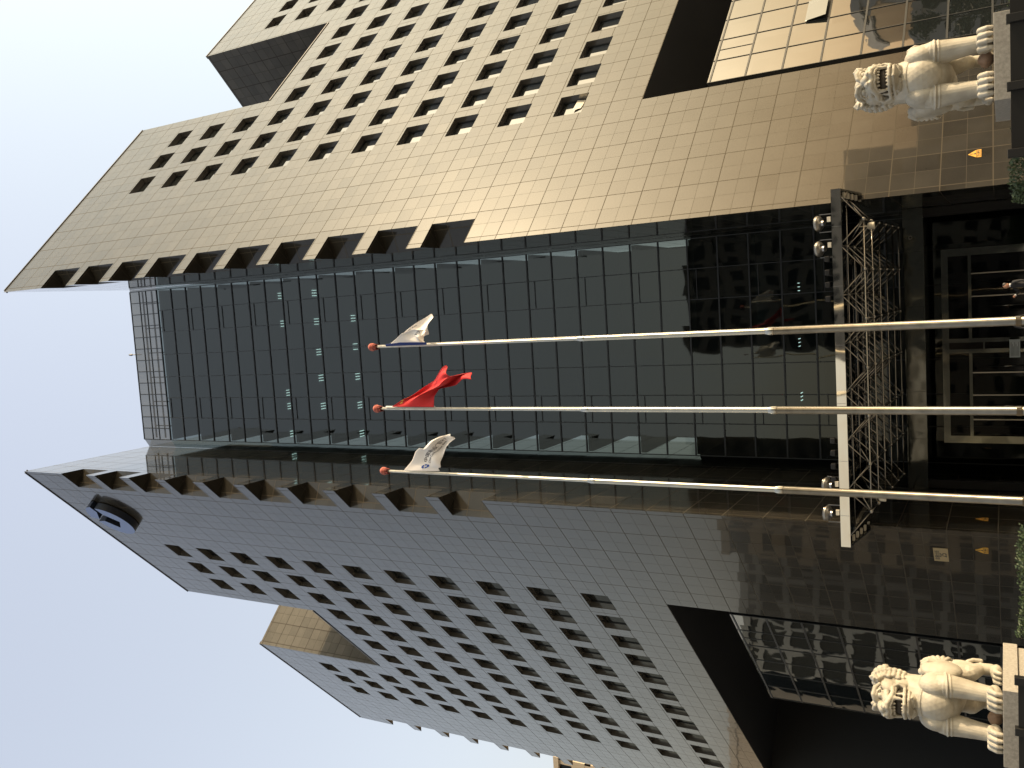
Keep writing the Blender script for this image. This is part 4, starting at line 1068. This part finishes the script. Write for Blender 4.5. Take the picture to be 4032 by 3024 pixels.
# ------------------------------------------------------------------ people under the canopy
def person(loc, rz, label, raise_arm):
    root = empty('person', loc, rz, label, 'person')
    # joints: y- is forward
    J = {'pel': ((0, 0, .96), .15), 'wai': ((0, 0, 1.12), .14), 'che': ((0, .01, 1.34), .16), 'nek': ((0, .0, 1.50), .065), 'hd0': ((0, -.01, 1.57), .06)}
    E_ = [('pel', 'wai'), ('wai', 'che'), ('che', 'nek'), ('nek', 'hd0')]
    for sx, s_ in ((-1, 'r'), (1, 'l')):
        J['sh'+s_] = ((sx*.20, .01, 1.44), .07)
        if raise_arm and s_ == 'r':
            J['el'+s_] = ((sx*.27, -.12, 1.22), .05); J['wr'+s_] = ((sx*.17, -.34, 1.36), .034)
        else:
            J['el'+s_] = ((sx*.27, .03, 1.16), .05); J['wr'+s_] = ((sx*.27, -.06, .90), .034)
        J['hi'+s_] = ((sx*.10, 0, .90), .10); J['kn'+s_] = ((sx*.11, -.02, .50), .068); J['an'+s_] = ((sx*.11, .02, .09), .045); J['to'+s_] = ((sx*.12, -.15, .04), .035)
        E_ += [('che', 'sh'+s_), ('sh'+s_, 'el'+s_), ('el'+s_, 'wr'+s_), ('pel', 'hi'+s_), ('hi'+s_, 'kn'+s_), ('kn'+s_, 'an'+s_), ('an'+s_, 'to'+s_)]
    ks = list(J)
    me = D.meshes.new('body'); me.from_pydata([J[k_][0] for k_ in ks], [(ks.index(a_), ks.index(b_)) for a_, b_ in E_], [])
    o = D.objects.new('body', me); COL.objects.link(o)
    o.modifiers.new('sk', 'SKIN')
    for v, k_ in zip(me.skin_vertices[0].data, ks): v.radius = (J[k_][1], J[k_][1]*.8); v.use_root = (k_ == 'pel')
    sb = o.modifiers.new('sub', 'SUBSURF'); sb.levels = 2
    bpy.context.view_layer.update()
    out = D.meshes.new_from_object(o.evaluated_get(bpy.context.evaluated_depsgraph_get())); D.objects.remove(o)
    out.materials.clear(); out.materials.append(M['suit'])
    for p in out.polygons: p.use_smooth = True
    b_ = D.objects.new('body', out); COL.objects.link(b_); b_.parent = root
    # head with face
    a = MB(); a.ball((0, -.01, 1.655), (.075, .095, .115), 18); a.ball((0, -.05, 1.585), (.045, .045, .04), 12); a.tube((0, -.10, 1.665), (0, -.118, 1.635), .012, .018, 8)
    for sx in (-1, 1): a.ball((sx*.077, .0, 1.645), (.012, .022, .032), 8)
    hd = a.build('head', 'skin', root, smooth=True)
    a = MB(); a.ball((0, .018, 1.69), (.082, .095, .095), 16); a.build('hair', 'hair', hd, smooth=True)
    a = MB()
    for sx in (-1, 1): a.ball((sx*.03, -.098, 1.668), (.012, .006, .006), 8)
    a.tube((-.022, -.098, 1.606), (.022, -.098, 1.606), .004, n=6); a.build('eyes_and_mouth', 'hair', hd, smooth=True)
    a = MB(); a.lathe([(.062, 1.50), (.068, 1.53), (.06, 1.555)], n=18); a.build('collar', 'shirt', root, smooth=True)
    for sx, s_ in ((-1, 'r'), (1, 'l')):
        w = Vector(J['wr'+s_][0]); e = Vector(J['el'+s_][0]); d = (w-e).normalized()
        a = MB(); a.tube(w-d*.01, w+d*.025, .038, n=12); a.build('cuff', 'shirt', root)
        a = MB(); a.ball(w+d*.075, (.032, .032, .045), 10)
        sd_ = d.orthogonal().normalized(); f2 = d.cross(sd_)
        for k_ in range(4):
            c = w+d*.10+sd_*(-.027+.018*k_); a.tube(c, c+d*(.05+.008*(k_ in (1, 2)))+f2*.02, .009, .008, 6)
        a.tube(w+d*.06+sd_*.03, w+d*.10+sd_*.055, .011, .009, 6)
        a.build('hand', 'skin', root, smooth=True)
    return root
person((-.36, 37.2, -.07), R(-60), 'man in a dark suit with one forearm raised, right of the flagpoles', True)
person((-1.78, 38.6, -.12), R(30), 'man in dark clothes partly behind the right flagpole', False)

# ------------------------------------------------------------------ rooftop mast
an_ = empty('rooftop_mast', (-3.2*K*1.0, YG+.3, H(100)), 0, 'small grey camera mast on top of the glass front', 'mast')
a = MB(); a.tube((0, 0, -.3), (0, 0, .9), .04); a.tube((0, 0, .35), (.45, 0, .35), .03); a.tube((.45, 0, -.2), (.45, 0, .35), .03); a.build('post', 'ext_metal', an_)
a = MB(); a.lathe([(0, .9), (.08, .9), (.1, 1.0), (.08, 1.25), (0, 1.3)], n=12); a.build('head', 'ext_metal', an_)

# ------------------------------------------------------------------ surroundings
def block(name, x0, x1, y0, y1, h, wall, label, faces, step=(3.4, 3.3), frame=.35, glassd=.25, z0=1.0):
    """building: solid core of dark glazing with the wall grid standing proud of it; windows show between the grid members"""
    root = empty(name, ((x0+x1)/2, (y0+y1)/2, 0), 0, label, 'building'); cx, cy = (x0+x1)/2, (y0+y1)/2
    a = MB(); a.box((x0-cx+glassd, y0-cy+glassd, 0), (x1-cx-glassd, y1-cy-glassd, h-.4)); a.build('glazing', 'far_glass', root)
    w = MB()
    def grid(p0, p1, nrm):
        L = math.dist(p0, p1); n = max(1, round(L/step[0])); d = ((p1[0]-p0[0])/L, (p1[1]-p0[1])/L)
        for i in range(n+1):
            t_ = L*i/n; t0, t1 = max(0, t_-frame), min(L, t_+frame)
            xs = sorted((p0[0]+d[0]*t0, p0[0]+d[0]*t1, p0[0]+d[0]*t0-nrm[0]*glassd*.98, p0[0]+d[0]*t1-nrm[0]*glassd*.98)); ys = sorted((p0[1]+d[1]*t0, p0[1]+d[1]*t1, p0[1]+d[1]*t0-nrm[1]*glassd*.98, p0[1]+d[1]*t1-nrm[1]*glassd*.98))
            w.box((xs[0]-cx, ys[0]-cy, 0), (xs[-1]-cx, ys[-1]-cy, h-.4))
        k_ = 0
        while z0+k_*step[1] < h-.5:
            z = z0+k_*step[1]; e = .02
            xs = sorted((p0[0]+nrm[0]*e, p1[0]+nrm[0]*e, p0[0]-nrm[0]*glassd, p1[0]-nrm[0]*glassd)); ys = sorted((p0[1]+nrm[1]*e, p1[1]+nrm[1]*e, p0[1]-nrm[1]*glassd, p1[1]-nrm[1]*glassd))
            w.box((xs[0]-cx, ys[0]-cy, z-frame*1.3), (xs[-1]-cx, ys[-1]-cy, z+frame*1.3)); k_ += 1
    for f in faces:
        if f == '+x': grid((x1, y0), (x1, y1), (1, 0))
        if f == '-x': grid((x0, y0), (x0, y1), (-1, 0))
        if f == '+y': grid((x0, y1), (x1, y1), (0, 1))
        if f == '-y': grid((x0, y0), (x1, y0), (0, -1))
    w.build('wall', wall, root)
    a = MB(); a.box((x0-cx-.3, y0-cy-.3, h-.4), (x1-cx+.3, y1-cy+.3, h+.5)); a.build('roof', wall, root)
    return root
block('tower_block', -92, -73.4, 120, 140, 66.0, 'tan_wall', 'tan tower block showing past the far left end of the granite wing', ('+x', '-y'), (4.2, 3.4), .9)
block('office_block', -92, -72, 28, 74, 29, 'pale_wall', 'pale gridded office block mirrored in the glass of the left wing', ('+x',), (3.0, 3.3), .27)
block('bay_tower', -71.8, -60, 52.6, 55.6, 27.5, 'tan_wall', 'narrow tan tower with stacked bays mirrored in the stone of the left wing', ('+x', '+y', '-y'), (3, 2.6), .5)
block('office_tower', -10.5, 42, -92, -62, 54, 'dark_wall', 'dark office tower across the road behind the camera', ('+y',), (3.6, 3.5), .6)
block('office_block', -58, -13, -100, -70, 13, 'tan_wall', 'low tan office block across the road behind the camera', ('+y',), (3.6, 3.5), .9)
block('warehouse', -96, -72, 76, 116, 31, 'brown_wall', 'plain grey brown warehouse beyond the pale gridded block', ('+x',), (9, 9), 2.6)
block('shop_row', 64, 82, 30, 49, 15.5, 'white_wall', 'white row of shops mirrored in the stone of the right wing', ('-x',), (4, 4), 1.2)
block('shop_row', 66, 84, 49.6, 63, 9.0, 'white_wall', 'low white row of shops between two taller rows', ('-x',), (4, 3.6), 1.1)
block('shop_row', 64, 84, 63.6, 98, 14.5, 'white_wall', 'long white row of shops mirrored in the glass of the right wing', ('-x',), (5, 4), 1.5)
block('shop_row', 70, 88, -16, 27, 9.5, 'white_wall', 'low white row of shops nearest the road', ('-x',), (4, 3.6), .7)

def tree(x, y, h, conifer, label, seed):
    root = empty('tree', (x, y, 0), 0, label, 'tree'); rnd = random.Random(seed)
    a = MB(); a.tube((0, 0, 0), (.1, .05, h*.55), h*.022, h*.013, 10); a.tube((.1, .05, h*.55), (.05, 0, h*.92), h*.013, h*.004, 8)
    cl = []
    for i in range(26):
        t_ = rnd.random(); z = h*(.22+.75*t_); an = rnd.random()*6.28; r = (h*.24*(1-t_)+.25 if conifer else h*.26*math.sin(math.pi*(.18+.78*t_)))*rnd.uniform(.5, 1)
        c = Vector((r*math.cos(an), r*math.sin(an), z)); cl.append((c, h*(.055 if conifer else .085)*rnd.uniform(.7, 1.3)))
        a.tube((.08, .04, z-h*.08), c, h*.006, h*.002, 6)
    a.build('trunk', 'bark', root)
    f = MB()
    for c, r in cl:
        for k_ in range(150):
            p = c + Vector((rnd.gauss(0, 1), rnd.gauss(0, 1), rnd.gauss(0, .7)))*r*.75
            d = Vector((rnd.gauss(0, 1), rnd.gauss(0, 1), rnd.gauss(.3, 1))).normalized(); t_ = d.orthogonal().normalized(); u_ = d.cross(t_); s_ = rnd.uniform(.10, .2)
            f.quad(p+t_*s_, p+u_*s_*.55, p-t_*s_, p-u_*s_*.55)
    f.build('crown', 'leaf_dark' if conifer else 'leaf', root, merge=False, recalc=False)
    return root
tree(45, 56, 8.4, True, 'dark conifer mirrored in the glass of the right wing', 4)
tree(52, 12, 9.0, False, 'broadleaf street tree in front of the shops nearest the road', 9)
tree(54, 76, 8.0, False, 'broadleaf tree in front of the long white row of shops', 12)
